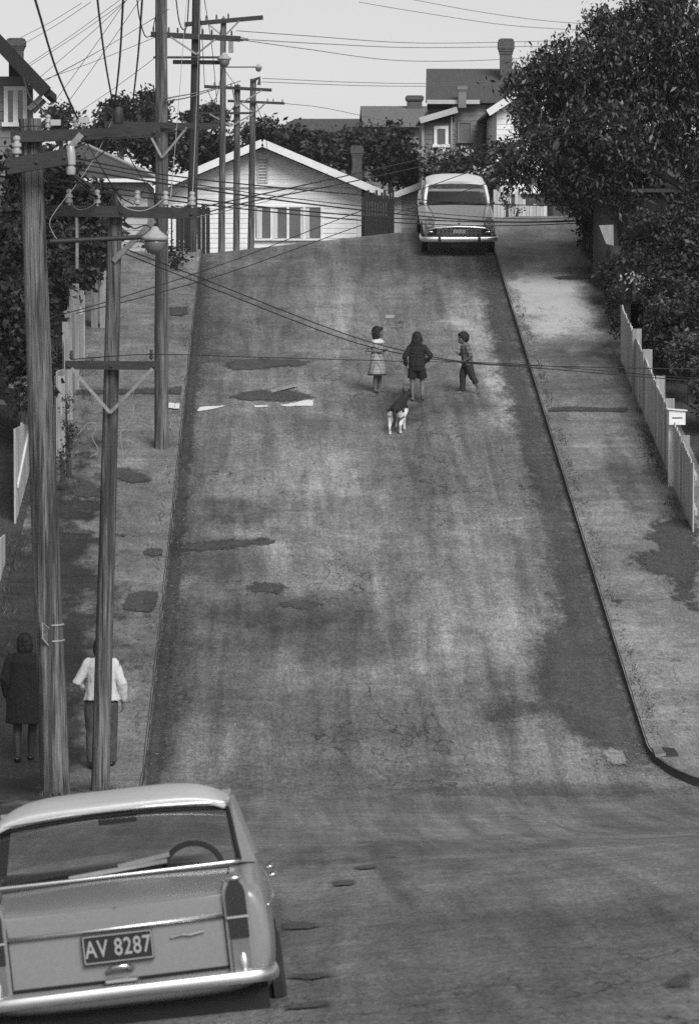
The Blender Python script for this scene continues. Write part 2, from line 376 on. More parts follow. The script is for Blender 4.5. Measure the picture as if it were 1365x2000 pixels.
M_PATH = ground_mat('worn_footpath', .182, .12, .44, [
    dot(1080, 600, 60, 3.4, 3.2, .6), dot(1070, 530, 70, 1.8, 1.7, .6), dot(1120, 690, 70, 1.7, .55, .4), dot(1110, 760, 80, 1.0, .72, .4), dot(1060, 470, 90, 1.6, .8, .5),  # palest dots: wet sheen on the upper footpath put into the colour
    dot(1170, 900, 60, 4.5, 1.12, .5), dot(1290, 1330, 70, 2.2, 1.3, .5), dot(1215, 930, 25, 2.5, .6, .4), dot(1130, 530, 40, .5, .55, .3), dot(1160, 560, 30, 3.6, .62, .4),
    dot(285, 560, 40, 3.2, 1.25, .5), dot(180, 860, 50, 1.2, .72, .4), dot(240, 930, 55, .5, .6, .3), dot(150, 1350, 40, 1.2, .72, .4), dot(10, 1330, 175, 12.0, .2, .3),  # the widest dot puts the deep shade at the left edge into the colour
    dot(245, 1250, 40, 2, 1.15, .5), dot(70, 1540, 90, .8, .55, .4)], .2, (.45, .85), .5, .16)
M_PATCH = ground_mat('dark_asphalt_patch', .068, .12, .2, (), .22, (.45, .8))
M_PATCH2 = ground_mat('grey_asphalt_patch', .075, .12, .2, (), .22, (.45, .8))
M_GUT = ground_mat('gutter_seal', .082, .16, .22, (), .2, (.4, .75), 0, .1)
M_EARTH = ground_mat('garden_earth', .05, .05, .4, (), .3, (.8, .95))

def bankz(x, Y):
    """extra height of the land beyond the crest and of the gardens"""
    e = 0.
    e += sstep(2.6, 5.5, x)*sstep(97, 128, Y)*2.7
    e += sstep(139, 160, Y)*3.0
    return e
def terrz(x, Y):
    z = zr(x, Y)
    if abs(x) < 5.2 or Y < 46.5: z -= .10
    else: z += KH-.02+0.15*sstep(5.4, 8, abs(x))
    return z+bankz(x, Y)
def sheet(xs, ys, zf):
    bm = B(); V = [[bm.verts.new((x, y, zf(x, y))) for x in xs] for y in ys]
    for j in range(len(ys)-1):
        for i in range(len(xs)-1): bm.faces.new([V[j][i], V[j][i+1], V[j+1][i+1], V[j+1][i]])
    return bm
xs = [-400, -250, -150, -90, -60, -40, -28, -20, -14, -10, -8, -7, -6.2, -5.5, -5.2, -4, -2, 0, 2, 4, 5.2, 5.5, 6.2, 7, 8, 10, 14, 20, 28, 40, 60, 90, 150, 250, 400]
ys = [-60, -30, -10]+[0+2*i for i in range(23)]+[45, 46, 46.4, 46.6, 47, 48]+[49+1.*i for i in range(50)]+[100, 104, 108, 112, 118, 125, 135, 140, 145, 150, 155, 160, 170, 185, 200, 230, 270, 330, 450, 700, 1200]
struct('ground', sheet(xs, ys, terrz), M_EARTH, True)
# carriageway: hill strip, and the wide crossing at the foot of the hill
xr = [-60, -40, -24, -15, -10, -7, -5, -3.4, -2.6, -1.7, -.8, 0, .8, 1.7, 2.6, 3.4, 5, 7, 10, 15, 24, 40, 60]
bm = sheet(xr, [-30, -15, -5]+[0+1.*i for i in range(46)]+[45.5+.5*i for i in range(10)], lambda x, y: zr(x, y))
xh = [-3.4, -2.6, -1.7, -.8, 0, .8, 1.7, 2.6, 3.4]
ya = [50+.5*i for i in range(96)]
V = [[bm.verts.new((x, y, zr(x, y))) for x in xh] for y in ya]
for j in range(len(ya)-1):
    for i in range(len(xh)-1): bm.faces.new([V[j][i], V[j][i+1], V[j+1][i+1], V[j+1][i]])
# top street beyond the crest
bmesh.ops.remove_doubles(bm, verts=bm.verts, dist=.001)
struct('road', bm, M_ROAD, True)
struct('street', sheet([-60, -40, -25, -15, -10, -7, -5, -3, -1, 1, 2, 3, 4, 5], [97.6, 99, 101, 103, 105, 108], lambda x, y: zr(x, y)+.2+bankz(x, y)), M_ROAD, True)

# footpaths with kerbs (a real step); corner radii at the foot of the hill
YCN = {1: 49.1, -1: 44.0}
def side_line(sgn, off=0.):
    """kerb line points from the far end down the hill and round the corner"""
    r = .8; pts = []
    Y = 97.
    yc_ = YCN[sgn]
    while Y > yc_+.1: pts.append((sgn*(KX+off), Y)); Y -= .3
    if sgn > 0:
        return pts+[(KX+off, 49.0), (KX+.03+off, 48.75), (KX+.09+off, 48.45), (KX+.18+off*.9, 48.12), (KX+.30+off*.8, 47.8), (KX+.45+off*.7, 47.48), (KX+.62+off*.6, 47.2), (KX+.88+off*.3, 46.88+off*.5), (KX+1.2, 46.6+off), (KX+1.9, 46.28+off), (6.5, 46.0+off), (9, 45.6+off), (13, 45.3+off), (20, 45+off), (30, 45+off), (45, 45+off)]
    c = (sgn*(KX+r), yc_)
    for k in range(9):
        a = math.pi/2*k/8
        pts.append((c[0]-sgn*(r-off)*math.cos(a), c[1]-(r-off)*math.sin(a)))
    for x in (6.5, 9, 13, 20, 30, 45): pts.append((sgn*x, yc_-r+off))
    return pts
WP = 2.35
for sgn in (1, -1):
    L = side_line(sgn); bm = B(); n = 6; rows = []
    for (x, y) in L:
        if y > YCN[sgn]-1e-6: out = [(x+sgn*WP*i/n, y) for i in range(n+1)]
        else:
            xo = sgn*max(KX+WP, abs(x)); yo = 49.2+ (abs(x)-KX)*.0 + (WP-1.9)
            yo = YCN[sgn]+.45
            out = [(x+(xo-x)*i/n, y+(yo-y)*i/n) for i in range(n+1)]
        rows.append([bm.verts.new((p[0], p[1], zr(p[0], p[1])+KH+.015*(i/n))) for i, p in enumerate(out)])
    for j in range(len(rows)-1):
        for i in range(n): bm.faces.new([rows[j][i], rows[j][i+1], rows[j+1][i+1], rows[j+1][i]])
    struct('footpath', bm, M_PATH, True)
    bm = B(); A = side_line(sgn, 0.); Bn = side_line(sgn, .025); q = []
    for i, (a, b2) in enumerate(zip(A, Bn)):
        za = zr(*a); zb = zr(*b2); jx = .018*mnoise.noise(Vector((a[0]*.3, a[1]*1.7, sgn)))+.012*mnoise.noise(Vector((a[0]*.3, a[1]*5., sgn)))
        q.append([bm.verts.new((a[0]+jx-sgn*.012, a[1], za-.05)), bm.verts.new((a[0]+jx+sgn*.012, a[1], za+KH+.002+jx*.3)), bm.verts.new((b2[0]+jx, b2[1], zb+KH+.004)), bm.verts.new((b2[0]+jx, b2[1], zb+KH-.03))])
    for i in range(len(q)-1):
        for k in range(3): bm.faces.new([q[i][k], q[i][k+1], q[i+1][k+1], q[i+1][k]])
    struct('kerb', bm, MT['kerb'])

def drape(name, pts_px, m, lev=1, amp=.09, soft=.03, kind='structure', res=.06):
    """thin ragged-edged sheet laid on the surface; a distance-to-outline attribute drives its worn margin"""
    g = [G(*p) for p in pts_px]; Q = np.array([(p.x, p.y) for p in g]); A = np.array([1., .5])
    lo = Q.min(0)-np.array([.25, .5]); hi = Q.max(0)+np.array([.25, .5]); rx = max(res, (hi[0]-lo[0])/90); ry = max(res*2.2, (hi[1]-lo[1])/260)
    gx = np.arange(lo[0], hi[0]+rx, rx); gy = np.arange(lo[1], hi[1]+ry, ry); X, Yg = np.meshgrid(gx, gy); Pp = np.stack([X, Yg], -1).reshape(-1, 2)
    D = np.full(len(Pp), 1e9); ins = np.zeros(len(Pp), bool)
    for i in range(len(Q)):
        p, q = Q[i], Q[(i+1) % len(Q)]; d = (q-p)*A; v = (Pp-p)*A
        t = np.clip((v@d)/max(1e-9, d@d), 0, 1); D = np.minimum(D, np.linalg.norm(v-t[:, None]*d, axis=1))
        c = ((p[1] > Pp[:, 1]) != (q[1] > Pp[:, 1])); xi = (q[0]-p[0])*(Pp[:, 1]-p[1])/((q[1]-p[1]) or 1e-9)+p[0]; ins ^= c & (Pp[:, 0] < xi)
    D = np.where(ins, D, -D); xm = Q[:, 0].mean(); up = KH+.015 if abs(xm) > KX else 0.
    lim = KX+.08 if abs(xm) > KX else KX-.015
    keep = D > -.22; nx, ny = len(gx), len(gy); idx = -np.ones(len(Pp), int); V = []; dv = []; F = []
    for j in range(ny-1):
        for i in range(nx-1):
            c = [j*nx+i, j*nx+i+1, (j+1)*nx+i+1, (j+1)*nx+i]
            if not keep[c].any(): continue
            f = []
            for k in c:
                if idx[k] < 0:
                    idx[k] = len(V); x, y = Pp[k]
                    if y > 49.2:
                        x = math.copysign(max(abs(x), lim), xm) if abs(xm) > KX else max(-lim, min(lim, x))
                    V.append((x, y, zr(x, y)+up+.004*lev+.002)); dv.append(D[k])
                f.append(int(idx[k]))
            F.append(f)
    me = bpy.data.meshes.new(name); me.from_pydata(V, [], F); at = me.attributes.new('edge', 'FLOAT', 'POINT'); at.data.foreach_set('value', np.array(dv, np.float32))
    me.polygons.foreach_set('use_smooth', [True]*len(F)); me.materials.append(worn(m, amp, soft)); o = bpy.data.objects.new(name, me); C.objects.link(o); tag(o, kind=kind); return o
WORN = {}
def worn(m, amp, soft):
    k = (m.name, amp, soft)
    if k in WORN: return WORN[k]
    w_ = m.copy(); WORN[k] = w_; n = w_.node_tree.nodes; l = w_.node_tree.links; b = n['Principled BSDF']
    at = n.new('ShaderNodeAttribute'); at.attribute_name = 'edge'; tc = n.new('ShaderNodeTexCoord'); mp = n.new('ShaderNodeMapping'); mp.inputs['Scale'].default_value = (1, .45, 1); l.new(tc.outputs['Object'], mp.inputs[0])
    def nz(sc, det, a):
        q = n.new('ShaderNodeTexNoise'); q.inputs['Scale'].default_value = sc; q.inputs['Detail'].default_value = det; q.inputs['Roughness'].default_value = .75; l.new(mp.outputs[0], q.inputs[0])
        r = n.new('ShaderNodeMapRange'); r.inputs[1].default_value = .25; r.inputs[2].default_value = .75; r.inputs[3].default_value = -a; r.inputs[4].default_value = a; l.new(q.outputs[0], r.inputs[0]); return r.outputs[0]
    def add(x, y):
        q = n.new('ShaderNodeMath'); q.operation = 'ADD'; l.new(x, q.inputs[0]); l.new(y, q.inputs[1]); return q.outputs[0]
    d = add(add(at.outputs['Fac'], nz(2.6, 6, amp)), nz(11, 5, amp*.7))
    r = n.new('ShaderNodeMapRange'); r.interpolation_type = 'SMOOTHSTEP'; r.inputs[1].default_value = -soft; r.inputs[2].default_value = soft; l.new(d, r.inputs[0])
    tr = n.new('ShaderNodeBsdfTransparent'); mx = n.new('ShaderNodeMixShader'); l.new(r.outputs[0], mx.inputs[0]); l.new(tr.outputs[0], mx.inputs[1]); l.new(b.outputs[0], mx.inputs[2]); l.new(mx.outputs[0], n['Material Output'].inputs[0])
    return w_
# right-hand gutter strip, widening at the foot of the hill
drape('gutter_strip', [(961, 500), (985, 590), (1020, 720), (1062, 860), (1105, 1010), (1140, 1120), (1172, 1215), (1205, 1320), (1235, 1410), (1262, 1500), (1215, 1478), (1170, 1462), (1128, 1440), (1108, 1400), (1070, 1385), (975, 1400), (965, 1388), (1050, 1365), (1060, 1320), (1066, 1250), (1098, 1200), (1085, 1120), (1072, 1040), (1052, 960), (1020, 860), (985, 750), (962, 640), (948, 560), (945, 505)], M_GUT, 1, .22, .26)
drape('gutter_strip', [(390, 500), (374, 640), (362, 780), (349, 930), (334, 1080), (318, 1230), (300, 1380), (290, 1500), (316, 1500), (330, 1380), (343, 1230), (352, 1080), (362, 930), (376, 800), (384, 735), (398, 690), (396, 600), (402, 500)], M_GUT, 1, .16, .2)
drape('gutter_strip', [(394, 495), (377, 640), (364, 790), (350, 940), (335, 1090), (319, 1240), (301, 1390), (284, 1535), (310, 1535), (321, 1390), (337, 1240), (352, 1090), (365, 940), (378, 790), (389, 640), (404, 495)], M_PATCH, 2, .05, .08)
for q in ([(332, 1075), (352, 1064), (440, 1056), (520, 1054), (538, 1061), (470, 1070), (400, 1077), (345, 1078)],
          [(438, 716), (460, 704), (540, 701), (610, 706), (590, 714), (520, 720), (455, 724)],
          [(452, 776), (470, 766), (540, 762), (590, 767), (620, 778), (560, 784), (480, 783)],
          [(486, 1150), (500, 1141), (548, 1140), (558, 1149), (545, 1158), (500, 1158)],
          [(548, 1178), (590, 1172), (632, 1180), (600, 1188), (560, 1186)]):
    drape('asphalt_patch', q, M_PATCH, 2, .10, .05)
for q in ([(552, 1806), (560, 1801), (600, 1802), (632, 1811), (600, 1817), (552, 1818)], [(650, 1722), (690, 1720), (692, 1730), (655, 1732)],
          [(553, 1912), (600, 1903), (660, 1905), (610, 1916)], [(553, 1965), (640, 1955), (652, 1968), (560, 1975)],
          [(1290, 1925), (1345, 1900), (1345, 1935)], [(690, 1695), (730, 1690), (735, 1698), (700, 1700)]):
    drape('asphalt_patch', q, M_PATCH, 2, .02, .03)
for q in ([(238, 1188), (250, 1162), (280, 1156), (312, 1160), (308, 1182), (290, 1198), (250, 1194)], [(136, 962), (150, 951), (196, 955), (195, 972), (150, 974)],
          [(282, 1080), (296, 1074), (326, 1075), (324, 1088), (296, 1088)], [(120, 1034), (190, 1040), (265, 1050), (200, 1046), (120, 1044)],
          [(212, 918), (240, 916), (275, 926), (292, 940), (258, 946), (214, 930)], [(333, 602), (368, 600), (366, 618), (334, 618)], [(150, 764), (305, 762), (305, 770), (152, 772)],
          [(330, 760), (362, 762), (360, 772), (330, 770)]):
    drape('asphalt_patch', q, M_PATCH, 1, .07, .03)
for q in ([(1070, 800), (1110, 796), (1225, 800), (1222, 806), (1130, 805), (1074, 804)], [(1074, 543), (1110, 540), (1160, 542), (1158, 547), (1090, 547)],
          [(1168, 1166), (1185, 1171), (1226, 1175), (1210, 1180), (1176, 1178)]):
    drape('asphalt_patch', q, M_PATCH, 1, .04, .03)
drape('asphalt_patch', [(1356, 1012), (1268, 1026), (1282, 1038), (1262, 1052), (1292, 1072), (1240, 1092), (1232, 1104), (1300, 1122), (1322, 1150), (1330, 1175), (1356, 1190)], M_PATCH, 1, .2, .1)
drape('asphalt_patch', [(1170, 1466), (1192, 1462), (1212, 1470), (1222, 1490), (1200, 1494), (1184, 1486)], M_PATH, 3, .06, .02)
# remnants of a white painted line across street and footpath
for q, wd in (([(329, 790), (354, 791), (353, 801), (329, 800)], 1), ([(389, 797), (395, 796), (420, 795), (449, 792), (420, 799), (388, 804)], 1),
          ([(497, 793), (526, 792), (526, 796), (497, 797)], 1), ([(545, 793), (600, 782), (613, 782), (611, 794), (560, 795)], 1)):
    drape('painted_line', q, MT['white'], 3, .03, .012, res=.03)
drape('painted_line', [(752, 616), (770, 616), (770, 623), (752, 623)], MT['fencegrey'], 3, .03, .02, res=.03)
# ================================================================= HOUSES
def boards(bm, x0, x1, z0, z1, y, xl=None, xr=None, bd=.17):
    """lapped weatherboards facing the street; xl/xr give the ends as a function of height"""
    z = z0
    while z < z1-1e-3:
        t = min(z+bd, z1)
        a0, a1 = (xl(z) if xl else x0), (xr(z) if xr else x1); b0, b1 = (xl(t) if xl else x0), (xr(t) if xr else x1)
        if a1-a0 > .05:
            if b1-b0 < .02: b0 = b1 = .5*(b0+b1)
            j = random.uniform(-.003, .003)
            v = [bm.verts.new(p) for p in ((a0, y-.020+j, z), (a1, y-.020+j, z), (b1, y-.004, t), (b0, y-.004, t))]
            bm.faces.new(v)
            u = [bm.verts.new(p) for p in ((a0, y, z), (a1, y, z))]
            bm.faces.new([v[1], v[0], u[0], u[1]])
        z = t
def side_walls(bm, x0, x1, y0, y1, z0, z1):
    for x in (x0, x1):
        face(bm, [(x, y0, z0), (x, y1, z0), (x, y1, z1), (x, y0, z1)])
    face(bm, [(x0, y1, z0), (x1, y1, z0), (x1, y1, z1), (x0, y1, z1)])
def slab(bm, a, b, c, d, th):
    """roof slab from four corner points, thickened downward"""
    top = [bm.verts.new(p) for p in (a, b, c, d)]; bot = [bm.verts.new(Vector(p)-Vector((0, 0, th))) for p in (a, b, c, d)]
    bm.faces.new(top); bm.faces.new(bot[::-1])
    for i in range(4): bm.faces.new([top[i], bot[i], bot[(i+1) % 4], top[(i+1) % 4]])
def window(parent, x0, x1, z0, z1, y, nm=2, cur=1, fw=.07, m='white'):
    bm = B()
    box(bm, x0-fw, x1+fw, y-.09, y-.01, z1, z1+fw); box(bm, x0-fw*1.5, x1+fw*1.5, y-.13, y-.01, z0-fw, z0)
    box(bm, x0-fw, x0, y-.09, y-.01, z0, z1); box(bm, x1, x1+fw, y-.09, y-.01, z0, z1)
    for i in range(1, nm):
        x = x0+(x1-x0)*i/nm; box(bm, x-fw*.6, x+fw*.6, y-.085, y-.012, z0, z1)
    f = obj('window', bm, MT[m], parent)
    bm = B(); face(bm, [(x0, y-.045, z0), (x1, y-.045, z0), (x1, y-.045, z1), (x0, y-.045, z1)]); obj('pane', bm, MT['pane'], f)
    for i in range(nm if cur else 0):
        xa = x0+(x1-x0)*(i+.08)/nm; xb = x0+(x1-x0)*(i+.08+random.uniform(.2, .42))/nm
        if random.random() < .5: sh = (x1-x0)/nm-(xb-xa)-.1*(x1-x0)/nm; xa += sh; xb += sh
        bm = B(); box(bm, xa, xb, y-.055, y-.048, z0+.02, z1-.02); obj('curtain', bm, MT['curtain'], f)
    return f
def chimney(parent, x, y, z0, z1, wd, m='brick', neck=.82, top=True):
    bm = B(); h = z1-z0; a = wd/2*neck
    box(bm, x-a, x+a, y-a, y+a, z0, z1-h*.02)
    for k, (f0, f1, e) in enumerate(((.72, .76, .9), (.765, .80, 1.0), (.805, .93, 1.1), (.935, .965, 1.0))):
        e2 = wd/2*e; box(bm, x-e2, x+e2, y-e2, y+e2, z0+h*f0, z0+h*f1)
    c = obj('chimney', bm, MT[m], parent)
    if top:
        bm = B(); lathe(bm, [(.14, 0), (.12, .22), (.15, .25), (.15, .29), (.1, .29)], Matrix.Translation((x, y, z1-h*.03)), 10); obj('chimney_pot', bm, MT[m], c)
    return c
def pz(py, Y): return CAM.z+ray(682.5, py).z/ray(682.5, py).y*Y
def pxx(px, Y, py=400): return P(px, py, Y).x

# --- white gabled house closing the street
YH = 132.; x0, x1 = pxx(322, YH), pxx(704, YH); xa = pxx(513, YH)
zb = 6.6; ze = pz(392, YH); zap = pz(277, YH); el, er = pxx(278, YH), pxx(752, YH); zee = pz(378, YH)
hs = thing('house', 'white weatherboard gabled cottage closing the top of the street, long curtained window', 'house', (xa, YH, zb))
slope = (zap-zee)/(er-xa)
bm = B(); boards(bm, x0, x1, zb, pz(366, YH), YH)
zt = pz(366, YH); lim = zap-.22
boards(bm, x0, x1, zt+.10, lim, YH-.05, lambda z: xa-max(0, (lim-z)/slope), lambda z: xa+max(0, (lim-z)/slope))
side_walls(bm, x0, x1, YH, YH+9, zb, ze)
obj('wall', bm, MT['white'], hs)
bm = B(); box(bm, x0-.05, x1+.05, YH-.10, YH-.03, zt, zt+.1); box(bm, x0-.03, x0+.12, YH-.05, YH+.05, zb, zt); box(bm, x1-.12, x1+.03, YH-.05, YH+.05, zb, zt)
obj('trim_board', bm, MT['white'], hs)
bm = B()
for sg, ex in ((-1, el), (1, er)):
    slab(bm, (xa, YH-.75, zap), (ex, YH-.75, zee), (ex, YH+9.5, zee), (xa, YH+9.5, zap), .08)
rf = obj('roof', bm, MT['roofdark'], hs)
bm = B()
for ex in (el, er):
    p, q = Vector((xa, YH-.8, zap-.07)), Vector((ex, YH-.8, zee-.07)); beam(bm, p, q, .06, .25, (0, 0, 1))
obj('barge_board', bm, MT['white'], rf)
bm = B(); xv = pxx(513, YH); zv0, zv1 = pz(354, YH), pz(308, YH)
box(bm, xv-.19, xv-.13, YH-.12, YH-.04, zv0, zv1); box(bm, xv+.13, xv+.19, YH-.12, YH-.04, zv0, zv1); box(bm, xv-.19, xv+.19, YH-.12, YH-.04, zv0-.06, zv0)
for k in range(8):
    z = zv0+(zv1-zv0)*(k+.3)/8; beam(bm, (xv-.13, YH-.09, z), (xv+.13, YH-.09, z), .05, .035, (0, .6, 1))
obj('vent', bm, MT['white2'], hs)
window(hs, pxx(499, YH), pxx(626, YH), pz(466, YH), pz(405, YH), YH, 4)
window(hs, pxx(345, YH), pxx(362, YH), pz(470, YH), pz(405, YH), YH, 1, 0)
chimney(hs, pxx(697, YH+4), YH+4, zee+.3, pz(283, YH+4), .42, top=False)

# --- dark gate between that house and the small gabled one
bm = B(); xg0, xg1 = pxx(711, 128), pxx(770, 128); zg1 = pz(376, 128)
gt = thing('timber_gate', 'dark tall timber gate filling the gap beside the white gabled cottage', 'gate', (xg0, 128, 6.8))
n = 11
for i in range(n):
    a = xg0+(xg1-xg0)*i/n; box(bm, a+.006, a+(xg1-xg0)/n-.006, 128, 128.03, 6.8, zg1+.1*math.sin(i*2.1))
obj('panel', bm, MT['darktimber'], gt)
for z in (7.3, zg1-.3):
    bm = B(); box(bm, xg0, xg1, 128.03, 128.09, z, z+.1); obj('rail', bm, MT['darktimber'], gt)

# --- small white gabled building behind the far car
YG = 129.; xe = pxx(756, YG); xap = pxx(862, YG); ze, zap = pz(384, YG), pz(343, YG); xw = pxx(772, YG); xw2 = 2*xap-xw; xe2 = 2*xap-xe
hs = thing('cottage', 'small white cottage half hidden behind the parked car facing downhill', 'cottage', (xap, YG, 6.9))
slope = (zap-ze)/(xap-xe); lim = zap-.15
bm = B(); boards(bm, xw, xw2, 6.7, ze-.05, YG); boards(bm, xw, xw2, ze-.05, lim, YG, lambda z: max(xw, xap-(lim-z)/slope), lambda z: min(xw2, xap+(lim-z)/slope)); side_walls(bm, xw, xw2, YG, YG+6, 6.6, ze)
obj('wall', bm, MT['white2'], hs)
bm = B(); box(bm, xw-.04, xw+.2, YG-.08, YG-.03, 6.6, ze-.05); obj('trim_board', bm, MT['white'], hs)
bm = B()
for ex in (xe, xe2): slab(bm, (xap, YG-.5, zap), (ex, YG-.5, ze), (ex, YG+6.5, ze), (xap, YG+6.5, zap), .07)
rf = obj('roof', bm, MT['roofgrey'], hs); bm = B()
for ex in (xe, xe2): beam(bm, (xap, YG-.55, zap-.06), (ex, YG-.55, ze-.06), .05, .2)
obj('barge_board', bm, MT['white'], rf)

# --- big house up on the bank, chimney against the sky
YB = 128.; zb = 8.6
def X(px, Y=YB): return pxx(px, Y)
def Z(py, Y=YB): return pz(py, Y)
hs = thing('house', 'grey weatherboard house up on the bank with a tall chimney against the sky', 'house', (X(900), YB, zb))
bm = B(); boards(bm, X(886), X(968), zb, Z(204), YB); side_walls(bm, X(886), X(1010), YB, YB+8, zb, Z(204))
boards(bm, X(842), X(886), Z(226), Z(205), YB+2.5); side_walls(bm, X(842), X(1010), YB+2.5, YB+6, zb, Z(206))
obj('wall', bm, MT['greyboard'], hs)
bm = B(); yr = YB+3.2; zrd = Z(134, yr)
slab(bm, (X(830), YB-.3, Z(197)), (X(1040), YB-.3, Z(197)), (X(1040, yr), yr, zrd), (X(832, yr), yr, zrd), .08)
slab(bm, (X(832, yr), yr, zrd), (X(1040, yr), yr, zrd), (X(1040, yr+4), yr+4, Z(197)), (X(834, yr+4), yr+4, Z(197)), .08)
rf = obj('roof', bm, MT['roofdark'], hs)
bm = B(); box(bm, X(832), X(935), YB-.40, YB-.31, Z(204), Z(196)); obj('gutter', bm, MT['white2'], rf)
chimney(hs, X(987, YB+2), YB+2, Z(190, YB+2), Z(73, YB+2), .50, neck=.8, top=False)
chimney(hs, X(902, YB-.5), YB-.45, Z(212), Z(168), .32, 'greyboard', top=False)
# lean-to wing with a sloping white-edged roof and small window
yl = YB-1.2; bm = B()
slab(bm, (X(816), yl-.4, Z(237)), (X(888), yl-.4, Z(216)), (X(888), YB+2.4, Z(216)), (X(816), YB+2.4, Z(237)), .07); rl = obj('lean_to_roof', bm, MT['roofgrey'], hs)
bm = B(); beam(bm, (X(816), yl-.46, Z(240)), (X(888), yl-.46, Z(219)), .05, .2); obj('barge_board', bm, MT['white2'], rl)
bm = B(); boards(bm, X(822), X(885), zb, Z(243), yl); side_walls(bm, X(822), X(885.5), yl, YB+2, zb, Z(241)); obj('wall', bm, MT['greyboard'], hs)
for a, b2, c in ((820, 825, 243), (876, 880, 232)):
    bm = B(); box(bm, X(a), X(b2), yl-.12, yl-.03, zb, Z(c)); obj('post', bm, MT['fencegrey'], hs)
window(hs, X(850), X(866), Z(285), Z(255), yl, 1, 0, .1)
window(hs, X(896), X(918), Z(276), Z(240), YB, 1, 0, .06, 'greyboard')
bm = B(); tube(bm, [(X(952), YB-.08, Z(207)), (X(950), YB-.1, Z(225)), (X(944), YB-.1, Z(262)), (X(944), YB-.1, zb)], .05); obj('downpipe', bm, MT['darkiron'], hs)
# white gabled house at its side, mostly behind the tree
YW = 122.
hs = thing('house', 'white gabled house half hidden by the big leafy tree, beside the grey weatherboard house', 'house', (pxx(1010, YW), YW, 8.4))
bm = B(); xw0, xw1, xr_ = pxx(969, YW), pxx(1060, YW), pxx(1010, YW); zw = pz(218, YW)
boards(bm, xw0, xw1, 8.2, zw, YW); side_walls(bm, xw0, xw1, YW, YW+6, 8.0, zw)
sl = (pz(182, YW)-zw)/(xr_-xw0+.3); lim = pz(184, YW)
boards(bm, xw0, xw1, zw, lim, YW-.03, lambda z: max(xw0, xr_-(lim-z)/sl), lambda z: min(xw1, xr_+(lim-z)/sl))
obj('wall', bm, MT['white'], hs); bm = B()
for e in (-1, 1): slab(bm, (xr_, YW-.4, lim+.1), (xr_+e*(xr_-xw0+.3), YW-.4, zw+.02), (xr_+e*(xr_-xw0+.3), YW+6.3, zw+.02), (xr_, YW+6.3, lim+.1), .07)
rf = obj('roof', bm, MT['roofgrey'], hs); bm = B()
for e in (-1, 1): beam(bm, (xr_, YW-.45, lim+.02), (xr_+e*(xr_-xw0+.3), YW-.45, zw-.06), .05, .22)
obj('barge_board', bm, MT['white'], rf)

# --- low roof with stubby chimney, farther back
YL = 150.; hs = thing('house', 'house with a low grey iron roof and a stubby corbelled chimney behind dark trees', 'house', (pxx(770, YL), YL, 10))
bm = B(); boards(bm, pxx(712, YL), pxx(842, YL), 9.5, pz(244, YL), YL, bd=.2); side_walls(bm, pxx(712, YL), pxx(842, YL), YL, YL+6, 9.5, pz(244, YL)); obj('wall', bm, MT['greyboard'], hs)
bm = B(); yr = YL+3; slab(bm, (pxx(707, YL), YL-.4, pz(245, YL)), (pxx(848, YL), YL-.4, pz(245, YL)), (pxx(848, YL), yr, pz(207, yr)), (pxx(707, YL), yr, pz(207, yr)), .08)
slab(bm, (pxx(707, YL), yr, pz(207, yr)), (pxx(848, YL), yr, pz(207, yr)), (pxx(848, YL), yr+3.4, pz(245, YL)), (pxx(707, YL), yr+3.4, pz(245, YL)), .08)
obj('roof', bm, MT['roofgrey'], hs)
chimney(hs, pxx(809, YL+2.8), YL+2.8, pz(228, YL), pz(178, YL), .66, neck=.9, top=False)
YL = 165.; hs = thing('house', 'distant house of which only a long dark roof ridge shows above the trees', 'house', (pxx(630, YL), YL, 11))
bm = B(); boards(bm, pxx(545, YL), pxx(705, YL), 10.5, pz(262, YL), YL, bd=.2); side_walls(bm, pxx(545, YL), pxx(705, YL), YL, YL+7, 10.5, pz(262, YL)); obj('wall', bm, MT['greyboard'], hs)
bm = B(); yr = YL+3.5
slab(bm, (pxx(525, YL), YL-.4, pz(262, YL)), (pxx(712, YL), YL-.4, pz(262, YL)), (pxx(712, YL), yr, pz(232, yr)), (pxx(577, YL), yr, pz(232, yr)), .1)
slab(bm, (pxx(577, YL), yr, pz(232, yr)), (pxx(712, YL), yr, pz(232, yr)), (pxx(712, YL), yr+4, pz(262, YL)), (pxx(525, YL), yr+4, pz(262, YL)), .1)
slab(bm, (pxx(525, YL), YL-.4, pz(262, YL)), (pxx(577, YL), yr, pz(232, yr)), (pxx(577, YL), yr+.05, pz(232, yr)), (pxx(525, YL), yr+4, pz(262, YL)), .1)
obj('roof', bm, MT['roofdark'], hs)

# --- houses on the uphill side of the poles (west side of the street)
YE = 110.; hs = thing('house', 'low house with a broad dark roof and white gutter behind the power poles', 'house', (pxx(230, YE), YE, 7.))
xe0, xe1 = pxx(110, YE), pxx(312, YE); bm = B(); boards(bm, xe0+.5, xe1-.35, 6.6, pz(356, YE), YE+.2); side_walls(bm, xe0+.5, xe1-.35, YE+.2, YE+6, 6.5, pz(356, YE)); obj('wall', bm, MT['white2'], hs)
bm = B(); yr = YE+4.2; slab(bm, (xe0, YE-.35, pz(352, YE)), (xe1, YE-.35, pz(352, YE)), (xe1-2.4, yr, pz(283, yr)), (xe0, yr, pz(283, yr)), .08)
slab(bm, (xe1, YE-.35, pz(352, YE)), (xe1, YE+7, pz(352, YE)), (xe1-2.4, yr+.02, pz(283, yr)), (xe1-2.4, yr, pz(283, yr)), .08)
rf = obj('roof', bm, MT['roofdark'], hs)
bm = B(); box(bm, xe0, xe1+.03, YE-.45, YE-.36, pz(357, YE), pz(350, YE)); obj('gutter', bm, MT['white'], rf)
